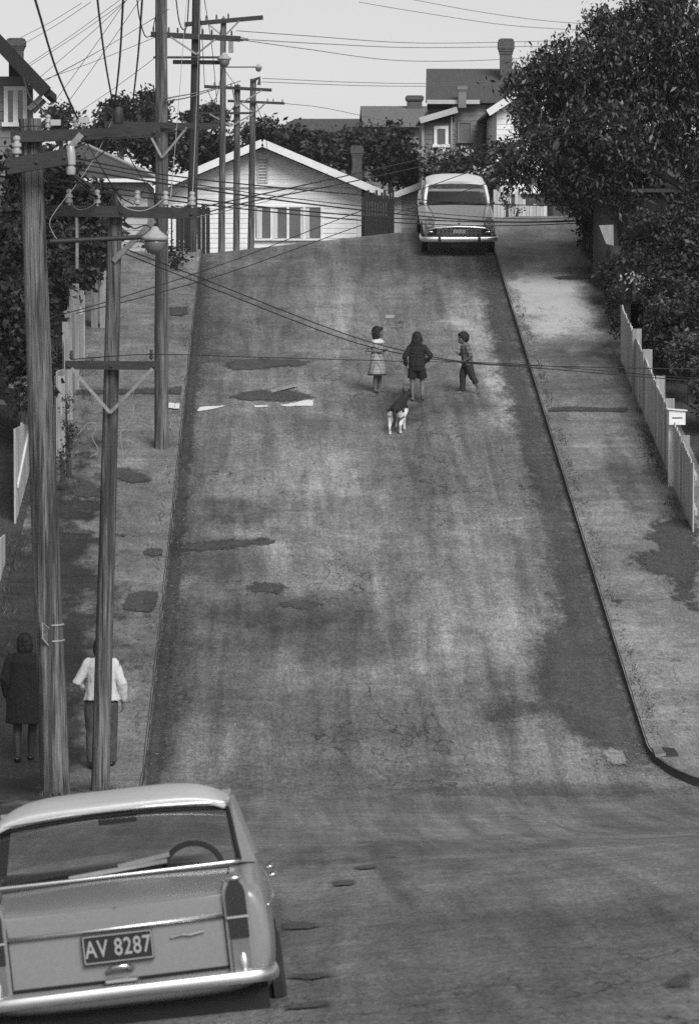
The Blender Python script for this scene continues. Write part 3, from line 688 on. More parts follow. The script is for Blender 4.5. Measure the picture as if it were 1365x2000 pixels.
bm = B(); beam(bm, (xe1-2.4, yr-.02, pz(283, yr)+.03), (xe1+.02, YE-.35, pz(352, YE)+.03), .16, .06); obj('hip_flashing', bm, MT['fencegrey'], rf)
# dark porch screen right of it
bm = B(); xs0, xs1 = pxx(334, 118), pxx(411, 118)
pc = thing('timber_screen', 'dark slatted timber screen standing at the corner of the white gabled cottage', 'screen', (xs0, 118, 7.2))
n = 9
for i in range(n):
    a = xs0+(xs1-xs0)*i/n; box(bm, a, a+(xs1-xs0)/n*.9, 118, 118.04, 7.0, pz(402, 118)+.05*math.sin(i*3.))
obj('panel', bm, MT['darktimber'], pc)
bm = B(); box(bm, pxx(337, 117.9), pxx(344, 117.9), 117.86, 117.96, 7.0, pz(428, 117.9)); obj('post', bm, MT['white'], pc)
bm = B(); box(bm, xs0, xs1, 118.05, 118.12, pz(402, 118)-.25, pz(402, 118)-.1); obj('rail', bm, MT['darktimber'], pc)
# eaves of the near house at the edge of the picture
YN = 74.; hs = thing('house', 'dark-roofed house with deep eaves and white window frame at the street edge above the hedge', 'house', (pxx(20, YN), YN, 6.))
xr1 = pxx(94, YN); xw1 = pxx(58, YN); zn = pz(176, YN)
bm = B(); boards(bm, xw1-5, xw1, 4.6, pz(150, YN), YN); side_walls(bm, xw1-5, xw1, YN, YN+1.3, 4.5, pz(165, YN)); obj('wall', bm, MT['greyboard'], hs)
bm = B(); slope = (pz(118, YN)-zn)/(xr1-pxx(40, YN)); xrd = xr1-3.0
slab(bm, (xr1, YN-.8, zn), (xr1, YN+1.4, zn), (xrd, YN+1.4, zn+3.0*slope), (xrd, YN-.8, zn+3.0*slope), .1)
slab(bm, (xrd, YN-.8, zn+3*slope), (xrd, YN+1.4, zn+3*slope), (xrd-3, YN+1.4, zn), (xrd-3, YN-.8, zn), .1)
rf = obj('roof', bm, MT['roofdark'], hs)
bm = B(); beam(bm, (xr1+.03, YN-.85, zn-.1), (xrd, YN-.85, zn-.1+3*slope), .06, .26); box(bm, xr1-.02, xr1+.10, YN-.8, YN+1.4, zn-.16, zn-.02); obj('barge_board', bm, MT['darktimber'], rf)
for yb in (YN-.3, YN+.9):
    bm = B(); beam(bm, (xw1+.02, yb, pz(215, YN)), (xr1-.1, yb, zn-.15), .07, .09); obj('bracket', bm, MT['white2'], hs)
window(hs, pxx(18, YN), pxx(47, YN), pz(240, YN), pz(178, YN), YN, 2, 0, .08)
chimney(hs, pxx(36, YN+1.5), YN+1.2, zn+.2, pz(74, YN+1.2), .34, top=False)

# ================================================================= FENCES, GARDEN THINGS
def pts_line(x, y0, y1, n): return [(x, y0+(y1-y0)*i/n) for i in range(n+1)]
# whitewashed paling fence beside the footpath with the letterbox
a, b2 = G(1352, 1040), G(1212, 705); fx0, fy0, fx1, fy1 = a.x, a.y, b2.x, b2.y
fn = thing('picket_fence', 'low whitewashed close-boarded fence stepping up the hill beside the footpath', 'fence', (fx0, fy0, zs(fx0, fy0)))
bm = B(); L = math.hypot(fx1-fx0, fy1-fy0); n = int(L/.105)
for i in range(n):
    t = i/n; x, y = fx0+(fx1-fx0)*t, fy0+(fy1-fy0)*t; z = zr(x, y)+.12; h = 1.08+random.uniform(-.03, .03)
    yaw = math.atan2(-(fx1-fx0), fy1-fy0)
    Mx = Matrix.Translation((x, y, z)) @ Matrix.Rotation(yaw+random.uniform(-.04, .04), 4, 'Z')
    box(bm, -.011+random.uniform(-.004, .004), .011, -.048, .048, 0, h, Mx)
obj('paling', bm, MT['fencewhite'], fn)
for hz in (.3, .85):
    bm = B(); beam(bm, (fx0+.05, fy0, zr(fx0, fy0)+.12+hz), (fx1+.05, fy1, zr(fx1, fy1)+.12+hz), .05, .08); obj('rail', bm, MT['fencewhite'], fn)
    x, y = fx0+(fx1-fx0)*t+.2, fy0+(fy1-fy0)*t; bm = B(); box(bm, x-.02, x+.20, y-.06, y+.06, zr(x, y), zr(x, y)+1.22); obj('post', bm, MT['fencewhite'], fn)
for px, pt in ((1243, 642), (1264, 682), (1289, 733), (1307, 778), (1337, 850)):
    t = min(.97, max(0, (1356-px)/148)); y = fy0+(fy1-fy0)*t**1.0; q = P(px, pt, y); bm = B(); wq = 9/S(y)
    box(bm, q.x-wq, q.x+wq, y-.03, y+.03, zr(q.x, y)-.05, q.z); obj('post', bm, MT['fencegrey'], fn)
g = G(1315, 950); g.x -= .05; lb = thing('letterbox', 'white pitched-roof letterbox on a square white post at the boarded fence', 'letterbox', g)
bm = B(); z0 = g.z-.05; box(bm, g.x-.045, g.x+.045, g.y-.045, g.y+.045, z0, z0+1.10); obj('post', bm, MT['white'], lb)
bm = B(); bx0, bx1 = g.x-.05, g.x+.22; zt = z0+1.08; zt2 = zt+.24
pr = [(bx0, zt), (bx1, zt), (bx1, zt2), (bx0, zt2)]
box(bm, bx0, bx1, g.y-.17, g.y+.2, zt, zt2); bx = obj('body', bm, MT['white'], lb)
bm = B(); xm = .5*(bx0+bx1)
slab(bm, (bx0-.03, g.y-.2, zt2+.03), (bx0-.03, g.y+.23, zt2+.03), (bx1+.03, g.y+.23, zt2+.005), (bx1+.03, g.y-.2, zt2+.005), .018); obj('roof', bm, MT['white'], lb)
bm = B(); box(bm, bx0+.05, bx1-.05, g.y-.174, g.y-.171, zt+.105, zt+.125); obj('slot', bm, MT['darkiron'], lb)
# rubble wall farther up
a, b2 = G(1212, 640), G(1150, 452)
wl = thing('stone_wall', 'mossy rubble retaining wall along the upper footpath below the tree', 'wall', (a.x, a.y, a.z)); bm = B()
n = 26
for s in range(1):
    prev = None
    for i in range(n+1):
        t = i/n; x = a.x+(b2.x-a.x)*t+.05*mnoise.noise(Vector((i*.7, 3, 1))); y = a.y+(b2.y-a.y)*t; z = zr(x, y)
        h = 1.0+.10*mnoise.noise(Vector((i*.5, 1, 4)))
        col = []
        for k in range(7):
            hh = h*k/6; off = -.10+.10*k/6+.07*mnoise.noise(Vector((i*.9, k*.9, 7)))
            col.append(bm.verts.new((x+off, y, z+hh)))
        col.append(bm.verts.new((x+.45, y, z+h-.03))); col.append(bm.verts.new((x+.45, y, z)))
        if prev:
            for k in range(8): bm.faces.new([prev[k], col[k], col[k+1], prev[k+1]])
        else: bm.faces.new(col)
        if i == n: bm.faces.new(col[::-1])
        prev = col
obj('masonry', bm, MT['stone'], wl, smooth=True)
# pale sheet-iron panel and dark timber shed by the tree
g = P(1185, 455, 79.); sh = thing('sheet_panel', 'pale weathered sheet leaning in the gap behind the rubble wall', 'panel', g)
bm = B(); p = [P(1169, 440, 79), P(1197, 439, 79), P(1198, 480, 79), P(1183, 476, 79)]; v = [bm.verts.new(q) for q in p]; f = bm.faces.new(v)
r = bmesh.ops.extrude_face_region(bm, geom=[f]); bmesh.ops.translate(bm, verts=[e for e in r['geom'] if isinstance(e, bmesh.types.BMVert)], vec=(0, .05, 0)); obj('sheet', bm, MT['fencegrey'], sh)
YS = 80.; sd_ = thing('garden_shed', 'dark vertical-boarded shed under the big tree', 'shed', P(1280, 500, YS)); bm = B()
xa_, xb_ = pxx(1212, YS), pxx(1212, YS)+4.2; n = 34; zt = pz(372, YS); zbt = pz(640, YS)
for i in range(n):
    q = xa_+(xb_-xa_)*i/n; box(bm, q+.004, q+(xb_-xa_)/n-.004, YS-.012*(i % 2), YS+.03, zbt, zt)
box(bm, xa_+.02, xb_-.02, YS+.031, YS+3, zbt, zt-.02)
obj('wall', bm, MT['darktimber'], sd_); bm = B(); slab(bm, (xa_-.15, YS-.2, zt+.03), (xb_+.15, YS-.2, zt+.03), (xb_+.15, YS+3.2, zt+.28), (xa_-.15, YS+3.2, zt+.28), .07); obj('roof', bm, MT['roofdark'], sd_)
# white fence at the top of the street under the tree
YF = 96.; a = pxx(963, YF); b3 = pxx(1068, YF); zf = pz(432, YF)-.3
fn = thing('board_fence', 'tall pale board fence at the top of the street with ragged tops', 'fence', (a, YF, zf)); bm = B(); n = 15
for i in range(n):
    q = a+(b3-a)*i/n; h = interp(i/n, [0, .3, .55, .62, 1], [pz(372, YF), pz(365, YF), pz(388, YF), pz(402, YF), pz(400, YF)])+random.uniform(-.05, .05)
    if i == 5: h -= .5
    box(bm, q+.004, q+(b3-a)/n-.004, YF+random.uniform(-.01, .01), YF+.03, zf, h)
obj('boards', bm, MT['white2'], fn); bm = B()
for zz in (zf+.35, zf+.9): box(bm, a, b3, YF+.031, YF+.09, zz, zz+.09)
box(bm, b3+.02, b3+.14, YF-.05, YF+.07, zf, pz(398, YF)); obj('post', bm, MT['darktimber'], fn)

# west side: stepped grey palings, white stepped fence, gate posts
def pal_run(parent, px0, py0, px1, py1, tops, m, wd=.11, name='paling', lift=.12):
    """palings along the ground line between two ground pixels; tops = list of (t, height) steps"""
    a, b2 = G(px0, py0), G(px1, py1); L = (b2-a).length; n = max(3, int(L/wd)); bm = B()
    for i in range(n):
        t = (i+.5)/n; x, y = a.x+(b2.x-a.x)*t, a.y+(b2.y-a.y)*t; h = [hh for tt, hh in tops if tt <= t][-1]
        zst = zr(*(lambda k: (a.x+(b2.x-a.x)*k, a.y+(b2.y-a.y)*k))([tt for tt, hh in tops if tt <= t][-1]))
        top = zst+lift+h+random.uniform(-.015, .015)
        yaw = math.atan2(-(b2.x-a.x), b2.y-a.y)
        Mx = Matrix.Translation((x, y, 0)) @ Matrix.Rotation(yaw+random.uniform(-.03, .03), 4, 'Z')
        box(bm, -.012, .012, -wd*.46, wd*.46, zr(x, y)-.05, top, Mx)
    return obj(name, bm, MT[m], parent)
g = G(120, 905); fn = thing('paling_fence', 'weathered grey paling fence in steps beside the footpath behind the power pole', 'fence', g)
pal_run(fn, 112, 905, 163, 690, [(0, 1.55), (.28, 1.6), (.5, 1.65), (.72, 1.5)], 'fencegrey')
for px, py, t in ((118, 900, 1.45), (133, 820, 1.75), (146, 760, 1.95), (158, 705, 1.35)):
    q = G(px, py); bm = B(); box(bm, q.x-.09, q.x+.09, q.y-.05, q.y+.05, q.z-.1, q.z+t); obj('post', bm, MT['fencegrey'], fn)
q = G(152, 720); pg = thing('gate_post', 'tall grey gatepost with a nailed cap board above the stepped paling fence', 'gatepost', q)
s_ = S(q.y); bm = B(); hz = (720-572)/s_; box(bm, q.x-.19, q.x-.06, q.y-.05, q.y+.07, q.z-.1, q.z+hz); obj('post', bm, MT['fencegrey'], pg)
bm = B(); beam(bm, (q.x-.24, q.y-.06, q.z+hz-.42), (q.x+.10, q.y-.06, q.z+hz-.33), .04, .14); obj('cap_board', bm, MT['fencewhite'], pg)
for i, (px, py0, py1, lab) in enumerate(((186, 640, 478, 'pale split gatepost standing before the dark hedge, the taller of two'), (203, 640, 500, 'shorter weathered post just behind the tall split gatepost by the hedge'))):
    q = G(px, py0); bm = B(); box(bm, q.x-.07, q.x+.06, q.y-.06, q.y+.06, q.z-.1, q.z+(py0-py1)/S(q.y)); tag(obj('fence_post', bm, MT['fencegrey'], None), lab, 'post', 'weathered posts by the dark hedge')
g = G(30, 1035); fn = thing('white_fence', 'white stepped panel fence at the outer edge of the footpath beside the thick power pole', 'fence', g)
q0 = G(40, 985); X0 = q0.x
for (Ya, Yb, top) in ((q0.y-4.6, q0.y-3.5, .42), (q0.y-1.2, q0.y+.4, 1.2), (q0.y+.4, q0.y+2.0, 1.5), (q0.y+2.0, q0.y+3.4, 1.62), (q0.y+3.4, q0.y+5.2, 1.6)):
    z = zr(X0, Yb)+.1+top; bm = B()
    n = max(2, int((Yb-Ya)/.13))
    for i in range(n):
        y = Ya+(Yb-Ya)*(i+.5)/n; box(bm, X0-.015, X0+.012+random.uniform(-.004, .004), y-.058, y+.058, zr(X0, y)+.05, z)
    obj('boards', bm, MT['white2'], fn)
bm = B(); beam(bm, (X0+.03, q0.y-.9, zr(X0, q0.y)+.45), (X0+.03, q0.y+2.8, zr(X0, q0.y+2)+1.15), .03, .06); obj('brace', bm, MT['white'], fn)

# kerb drain grate
g = G(1284, 1482); dg_ = thing('drain_grate', 'iron kerb drain grate with a dark cover plate at the corner of the footpath', 'drain', g)
c = [G(1268, 1462), G(1290, 1464), G(1299, 1494), G(1276, 1494)]; d = [G(1292, 1464), G(1316, 1466), G(1324, 1493), G(1301, 1494)]
for p in c+d: p.x = max(p.x, KX+.06); p.z = zr(p.x, p.y)+KH-.01
bm = B()
for i in range(7):
    t = i/6; p = c[0].lerp(c[1], t); q = c[3].lerp(c[2], t); beam(bm, p+Vector((0, 0, .018)), q+Vector((0, 0, .04)), .014, .03)
beam(bm, c[0]+Vector((0, 0, .02)), c[1]+Vector((0, 0, .042)), .03, .032); beam(bm, c[3]+Vector((0, 0, .02)), c[2]+Vector((0, 0, .042)), .03, .032); obj('grate', bm, MT['iron'], dg_)
bm = B(); v = [bm.verts.new(p+Vector((0, 0, .045))) for p in d]; f = bm.faces.new(v); r = bmesh.ops.extrude_face_region(bm, geom=[f]); bmesh.ops.translate(bm, verts=[e for e in r['geom'] if isinstance(e, bmesh.types.BMVert)], vec=(0, 0, -.03)); obj('cover', bm, MT['darkiron'], dg_)
# broken plank on the roadway
a, b2 = G(526, 768), G(577, 757); bm = B(); beam(bm, a+Vector((0, 0, .03)), b2+Vector((0, 0, .05)), .12, .04); tag(obj('plank', bm, MT['fencegrey'], None), 'short grey broken plank lying on the dark patch of the roadway', 'plank')
# ================================================================= POLES, LAMPS, WIRES
INS = [(.022, 0), (.024, .03), (.05, .04), (.052, .075), (.034, .085), (.034, .105), (.05, .115), (.05, .15), (.03, .16), (.03, .185), (.04, .19), (.038, .22), (.016, .235)]
def insulator(parent, p, sc=1., m='porcelain'):
    bm = B(); lathe(bm, [(r*sc, z*sc) for r, z in INS], Matrix.Translation(p), 12); return obj('insulator', bm, MT[m], parent, smooth=True, angle=40)
def pole(name, label, base, top, r0, r1, m='pole', point=False, group='wooden utility poles'):
    t = thing(name, label, 'utility pole', base, group=group)
    bm = B(); n = 14; pts = []; rad = []
    base, top = Vector(base), Vector(top)
    for i in range(n+1):
        k = i/n; p = (base-Vector((0, 0, .3))).lerp(top, k); w_ = .012
        pts.append(p+Vector((w_*mnoise.noise(Vector((k*4, base.x, 1))), w_*mnoise.noise(Vector((k*4, base.y, 2))), 0))); rad.append(r0+(r1-r0)*k)
    if point: pts.append(top+Vector((0, 0, r1*1.6))); rad.append(r1*.15)
    tube(bm, pts, rad, 16, ref=(1, 0, 0)); obj('shaft', bm, MT[m], t, smooth=True, angle=50)
    return t
def crossarm(t, pa, pb, Y, th, dy=-.16, ins=(), m='arm', imat='porcelain', isc=1., strut=None, Yb=None, w_=None):
    """pa, pb: end pixels of the arm; ins: list of fractions; strut: (pixel on pole, fraction a, fraction b)"""
    a, b2 = P(*pa, Y+dy), P(*pb, (Yb or Y)+dy); bm = B(); beam(bm, a, b2, w_ or th*.85, th); c = obj('crossarm', bm, MT[m], t)
    bm = B(); d = (b2-a).normalized(); k0 = False
    for f in ins:
        p = a.lerp(b2, f)+Vector((0, 0, th/2)); insulator(c, p, isc, imat)
    if strut:
        s = P(*strut[0], Y+dy*.8)
        for f in strut[1:]:
            bm = B(); beam(bm, a.lerp(b2, f)+Vector((0, -.03-th*.4, -th*.35)), s+Vector((0, -.03, 0)), .012, .04); obj('brace', bm, MT['iron'], t)
    for f in (.04, .5, .96):
        bm = B(); p = a.lerp(b2, f); box(bm, p.x-.018, p.x+.018, p.y-th*.5-.012, p.y-th*.5+.005, p.z-.018, p.z+.018); obj('bolt', bm, MT['darkiron'], c)
    return c
def lamp(t, pa, pb, Y, lp, dia, Yl=None, pipe=.03, bowl=True):
    """street lamp: pipe arm from pa to pb, lamp with rim centre at pixel lp"""
    a, b2 = P(*pa, Y), P(*pb, Yl or Y); c = P(*lp, Yl or Y); r = dia/2
    bm = B(); tube(bm, [a, b2, b2+Vector((r*.35, 0, .01))], pipe, 8); ar = obj('lamp_arm', bm, MT['darkiron'], t, smooth=True, angle=50)
    bm = B(); M_ = Matrix.Translation(c)
    lathe(bm, [(r*.16, r*.98), (r*.22, r*.95), (r*.36, r*.72), (r*.66, r*.46), (r*1.0, r*.2), (r*1.02, r*.16), (r, r*.02), (r*.93, -.01)], M_, 20); obj('lamp_shade', bm, MT['lampshade'], ar, smooth=True, angle=35)
    bm = B(); lathe(bm, [(r*.80, -.012), (r*.80, -r*.3), (r*.72, -r*.66), (r*.5, -r*.95), (r*.2, -r*1.1)], M_, 18); obj('lamp_bowl', bm, MT['lampglass'], ar, smooth=True)
    return ar

# --- nearest, thick pole with an unreadable notice plate strapped to it
gA = G(110, 1552); YA = gA.y
pa_ = pole('utility_pole', 'thick weathered power pole behind the pale car, small plate strapped to it', gA, P(59, 232, YA), .185, .135)
crossarm(pa_, (22, 268), (314, 257), YA, .135, -.2, (.25, .435), imat='porcelain', isc=.8, strut=None)
crossarm(pa_, (14, 326), (132, 306), YA, .19, -.42, (.17,), isc=1.1)
bm = B()
q = P(152, 250, YA-.3); beam(bm, P(160, 262, YA-.3), P(134, 292, YA-.3), .03, .075); obj('pin_bracket', bm, MT['iron'], pa_)
bm = B(); lathe(bm, [(.05, 0), (.06, .03), (.06, .08), (.035, .1), (.06, .12), (.06, .2), (.05, .3), (.035, .34)], Matrix.Translation(P(139, 341, YA-.35)), 12); obj('insulator', bm, MT['porcelain'], pa_, smooth=True, angle=40)
bm = B(); lathe(bm, [(.05, 0), (.06, .02), (.06, .18), (.05, .2)], Matrix.Translation(P(231, 242, YA-.25)), 12); obj('fuse_box', bm, MT['darkiron'], pa_, smooth=True, angle=40)
for x, y in ((108, 242), (163, 237)):
    bm = B(); q = P(x, y, YA-.2); box(bm, q.x-.05, q.x+.07, q.y-.05, q.y+.05, q.z-.02, q.z+.05); obj('fuse_holder', bm, MT['porcelain'], pa_)
bm = B(); pts = [P(84, 1216, YA-.26), P(101, 1232, YA-.12), P(100, 1266, YA-.12), P(84, 1248, YA-.26)]; v = [bm.verts.new(p) for p in pts]; f = bm.faces.new(v)
r = bmesh.ops.extrude_face_region(bm, geom=[f]); bmesh.ops.translate(bm, verts=[e for e in r['geom'] if isinstance(e, bmesh.types.BMVert)], vec=(.008, .012, 0)); pl = obj('notice_plate', bm, mat('scuffed_plate', .13, .6, .6, 22), pa_)
bm = B()
for i in range(4): beam(bm, pts[i]+Vector((0, -.006, 0)), pts[(i+1) % 4]+Vector((0, -.006, 0)), .012, .012)
obj('rim', bm, MT['fencegrey'], pl)
for y, x in ((1219, 102), (1250, 103)):
    bm = B(); lathe(bm, [(.168, -.008), (.168, .008)], Matrix.Translation(P(x-3, y, YA)), 20); obj('strap', bm, MT['fencegrey'], pa_)
# --- second pole in front of the pedestrian
gB = G(195, 1545); YB_ = gB.y
pb_ = pole('utility_pole', 'slender dark power pole in front of the white-cardigan pedestrian, carrying a street lamp', gB, P(227, 402, YB_), .115, .085)
c2 = crossarm(pb_, (90, 411), (386, 417), YB_, .135, -.18, (.155, .34, .605, .79, .965), isc=.85, strut=None)
crossarm(pb_, (128, 713), (308, 714), YB_, .105, -.16, (), strut=((216, 806), .07, .95))
insulator(pb_, P(296, 703, YB_-.16)-Vector((0, 0, 0)), .55, 'brownpor'); insulator(pb_, P(140, 703, YB_-.16), .5, 'brownpor')
bm = B(); beam(bm, P(302, 430, YB_-.28), P(222, 510, YB_-.1), .02, .07); obj('brace', bm, MT['iron'], pb_)
bm = B(); q = P(228, 400, YB_); lathe(bm, [(.06, -.1), (.07, -.05), (.05, .12), (.02, .16)], Matrix.Translation(q), 10); obj('pole_cap', bm, MT['darkiron'], pb_, smooth=True)
lamp(pb_, (98, 472), (276, 463), YA-.25, (303, 468), .325)
bm = B(); tube(bm, [P(327, 456, YA-.25), P(330, 450, YA-.25)], .012, 6); obj('lamp_finial', bm, MT['porcelain'], pb_)
bm = B(); tube(bm, [P(150, 415, YB_-.2), P(151, 470, YB_-.2), P(151, 525, YB_-.2)], .022, 6); obj('conduit', bm, MT['iron'], pb_)
# --- third pole on the kerb half way up
gC = G(316, 875); YC = gC.y
pcx = pole('utility_pole', 'tall pale power pole standing at the kerb half way up the hill', gC, P(316, -60, YC), .125, .10)
crossarm(pcx, (205, 243), (428, 247), YC, .10, -.16, (.12, .3, .68, .85), isc=.5, imat='brownpor', strut=((317, 308), .36, .72))
# --- fourth, dark pole near the crest
gD = G(374, 492); YD = gD.y
pd_ = pole('utility_pole', 'dark slim power pole near the crest of the street with a many-insulator crossarm', gD, P(386, -70, YD), .115, .09, 'pole_dark')
ar = crossarm(pd_, (295, 67), (470, 76), YD, .12, -.16, (.03, .12, .2, .3, .38, .58, .68, .78, .9), isc=.5, imat='brownpor', strut=((384, 106), .22, .72))
crossarm(pd_, (338, 121), (428, 122), YD, .09, -.16)
lamp(pd_, (300, 112), (425, 112), YD-.3, (438, 116), .31, pipe=.025)
bm = B(); pts = [P(430+6*math.cos(a), 74+6*math.sin(a), YD-.15) for a in [i*math.pi/3 for i in range(6)]]
q = P(476, 77, YD-.16); tube(bm, [P(469, 76, YD-.16), q], .045, 8); tube(bm, [q, q+Vector((.1, 0, 0))], .03, 8); obj('strain_insulator', bm, MT['brownpor'], pd_)
# --- poles along the top street, beyond the crest
YE_ = 101.; YF_ = 104.; YG_ = 105.5
def tb(px, Y, py=495): p = P(px, py, Y); return Vector((p.x, p.y, zr(p.x, p.y)+.2))
pe = pole('utility_pole', 'pointed power pole with a tilted top crossarm, tallest of the three beyond the crest', tb(432, YE_), P(437, 40, YE_), .095, .075, point=True)
crossarm(pe, (360, 48), (514, 34), YE_, .115, -.14, (.28, .41, .56), isc=.55, imat='brownpor', strut=((437, 72), .3, .7))
bm = B(); q = P(451, 88, YE_-.12); box(bm, q.x-.06, q.x+.07, q.y-.08, q.y+.05, q.z-.2, q.z+.18); obj('fuse_box', bm, MT['iron'], pe)
lamp(pe, (441, 131), (498, 131), YE_-.2, (505, 132), .20, pipe=.016)
pf = pole('utility_pole', 'shortest power pole beyond the crest with two stacked crossarms', tb(461, YF_), P(464, 166, YF_), .095, .085)
crossarm(pf, (399, 169), (531, 176), YF_, .085, -.14, (.15, .4, .5), isc=.4, imat='brownpor', strut=((461, 208), .42, .85))
crossarm(pf, (387, 221), (499, 221), YF_, .06, -.14, (), strut=((452, 246), .2, .96))
pg_ = pole('utility_pole', 'power pole beyond the crest standing closest to the cottage window, low crossarm over the gable', tb(489, YG_), P(495, 154, YG_), .095, .085)
crossarm(pg_, (445, 197), (556, 202), YG_, .07, -.14, (.2, .7, .8, .96), isc=.35, imat='brownpor', strut=((497, 222), .2, .66))
bm = B(); tube(bm, [P(492, 158, YG_-.1), P(507, 152, YG_-.1), P(506, 166, YG_-.1)], .05, 8); obj('strain_insulator', bm, MT['brownpor'], pg_)

NW = [0]
def wire(lab, pts, r=.009, m='wire', n=12, group='overhead wires'):
    bm = B(); tube(bm, catmull([P(*p) for p in pts], n), r, 6)
    tag(obj('overhead_wire', bm, MT[m], None, smooth=True), lab, 'wire', group)
a_, b_, c_, d_ = YA-.2, YB_-.2, YC-.2, YD-.2
# supply cables fanning up from the near poles toward the camera side
wire('thick cable dropping from the sky to the white fuse holder beside the thick pole', [(52, -60, 30), (75, 18, 33), (112, 140, 39), (152, 232, a_)], .011)
wire('thick cable dropping to the black fuse box, the more slanted of the two meeting there', [(186, -60, 30), (193, 18, 33), (207, 125, 39), (222, 208, a_)], .010)
wire('thick near-vertical cable dropping to the black fuse box on the upper crossarm', [(244, -60, 30), (240, 18, 33), (234, 120, 39), (224, 210, a_)], .011)
wire('thick cable dropping behind the upper crossarm beside the dark tree tops', [(281, -60, 30), (277, 18, 33), (270, 110, 38), (260, 200, a_+.2)], .010)
wire('looped cable hanging from the sky to the end of the crossarm on the dark pole', [(266, -30, 60), (272, 30, 66), (284, 70, 74), (296, 70, d_)], .012)
wire('looped jumper cable sagging beside the tall pale kerb pole', [(303, 66, d_), (300, 55, d_), (306, 20, d_-4), (310, -40, d_-8)], .01)
wire('jumper loop hanging over the pointed pole crossarm end', [(342, -20, d_), (350, 40, d_), (359, 58, d_), (366, 45, d_), (370, -20, d_)], .014)
wire('grey drop wire from the dark pole crossarm to the white insulator beside the lamp', [(367, -20, d_-6), (360, 60, d_-8), (348, 220, 66), (334, 384, b_)], .006, 'palewire')
wire('grey drop wire running down in front of the dark pole to the end insulator', [(392, -30, d_-6), (388, 100, 72), (382, 260, 58), (376, 392, b_)], .006, 'palewire')
# distribution lines crossing the view
wire('uppermost black line crossing from the thick pole to beyond the tree', [(120, 304, a_), (300, 338, 50), (480, 360, 57), (735, 383, 68), (1000, 400, 78), (1400, 404, 92)], .010)
wire('black line with a splice lump crossing low in front of the far car headlights', [(146, 330, a_), (330, 360, 50), (560, 393, 58), (800, 420, 68), (980, 433, 76), (1130, 430, 82), (1400, 416, 92)], .012)
wire('black line running just under the spliced line across the far car grille', [(100, 350, a_), (300, 378, 50), (560, 409, 58), (800, 428, 68), (980, 434, 76), (1130, 432, 82), (1400, 419, 92)], .011)
wire('lowest of the black lines crossing the far car bumper', [(92, 362, a_), (300, 388, 50), (560, 417, 58), (760, 434, 68), (960, 441, 76), (1130, 436, 82), (1400, 424, 92)], .010)
wire('upper line of the pair rising from the lower crossarm into the big tree', [(386, 407, b_), (480, 386, 50), (700, 338, 60), (1000, 270, 72), (1400, 176, 88)], .009)
wire('lower line of the pair rising from the lower crossarm into the big tree', [(386, 420, b_), (480, 396, 50), (700, 352, 60), (1000, 286, 72), (1400, 196, 88)], .009)
wire('rising line passing just above the windscreen of the far car into the tree', [(98, 621, 58), (250, 577, 60), (460, 507, 64), (700, 414, 70), (970, 318, 78), (1180, 256, 84), (1400, 200, 92)], .008)
wire('rising line crossing the windscreen of the far car below its twin', [(150, 612, 58), (280, 580, 60), (460, 528, 64), (700, 442, 70), (970, 353, 78), (1180, 296, 84), (1400, 244, 92)], .008)
wire('upper line of the sagging pair in front of the walking children', [(250, 488, b_), (400, 546, 50), (640, 640, 54), (760, 678, 56), (900, 706, 58), (1040, 714, 59), (1400, 722, 60)], .008)
wire('lower line of the sagging pair in front of the walking children', [(246, 496, b_), (400, 557, 50), (640, 651, 54), (760, 686, 56), (900, 708, 58), (1040, 718, 59), (1400, 748, 60)], .008)
wire('thin level line from the small crossarm across the street below the children', [(140, 702, b_), (296, 692, b_), (480, 697, 52), (760, 705, 56), (1010, 711, 58), (1280, 733, 60), (1400, 742, 61)], .006)
# crossing service lines high on the sky, right of the poles
for lab, pts in (('topmost faint line at the upper edge of the sky above the tree', [(700, 4, 112), (820, 24, 112), (1000, 50, 112), (1200, 62, 112)]),
                 ('second faint line at the upper sky edge ending in the tree', [(800, -2, 112), (930, 22, 112), (1060, 40, 112), (1200, 50, 112)]),
                 ('faint line from the dark pole crossarm rising slightly toward the tall chimney', [(462, 60, d_), (600, 70, 92), (820, 84, 104), (1080, 80, 120)]),
                 ('faint line from the strain insulator toward the chimney top, upper one', [(480, 77, d_), (640, 86, 92), (820, 93, 104), (1080, 90, 120)]),
                 ('faint line sagging deepest from the strain insulator across the sky', [(480, 79, d_), (600, 96, 90), (760, 117, 104), (900, 119, 112), (1060, 112, 124)]),
                 ('upper line of the pair passing in front of the grey house roof', [(512, 153, YG_-.1), (700, 161, 112), (860, 163, 120), (1020, 156, 130)]),
                 ('lower line of the pair passing in front of the grey house roof', [(512, 160, YG_-.1), (700, 167, 112), (860, 168, 120), (1020, 162, 130)]),
                 ('faint service line falling from the low crossarm to the low grey roof', [(556, 202, YG_-.1), (640, 212, 120), (760, 238, 146)])):
    wire(lab, pts, .009, 'greywire')
# thin service lines fanning out from the house at the street edge
for i, (pa, pb, ends) in enumerate((((40, 74), (160, 6), 'nearest the chimney top'), ((43, 88), (178, 4), 'second below the chimney top'), ((48, 131), (240, -4), 'starting at the top of the dark eaves'),
                                    ((60, 128), (262, -10), 'starting just inside the eaves'), ((80, 150), (270, -20), 'crossing the middle of the dark roof edge'), ((93, 155), (330, 18), 'touching the eave corner'),
                                    ((60, 165), (330, 62), 'flattest of the fan, over the window'), ((96, 214), (268, -30), 'steep, rising from below the eaves'), ((125, 212), (300, -40), 'steep, rising from the small dark tree'), ((150, 222), (312, 106), 'rising to the kerb pole'), ((48, 180), (318, 26), 'rising from the white window frame'))):
    wire('thin grey wire fanning over the dark-eaved house, '+ends, [(*pa, 73), (.5*(pa[0]+pb[0]), .5*(pa[1]+pb[1])+3, 68), (*pb, 62)], .005, 'greywire', 8)
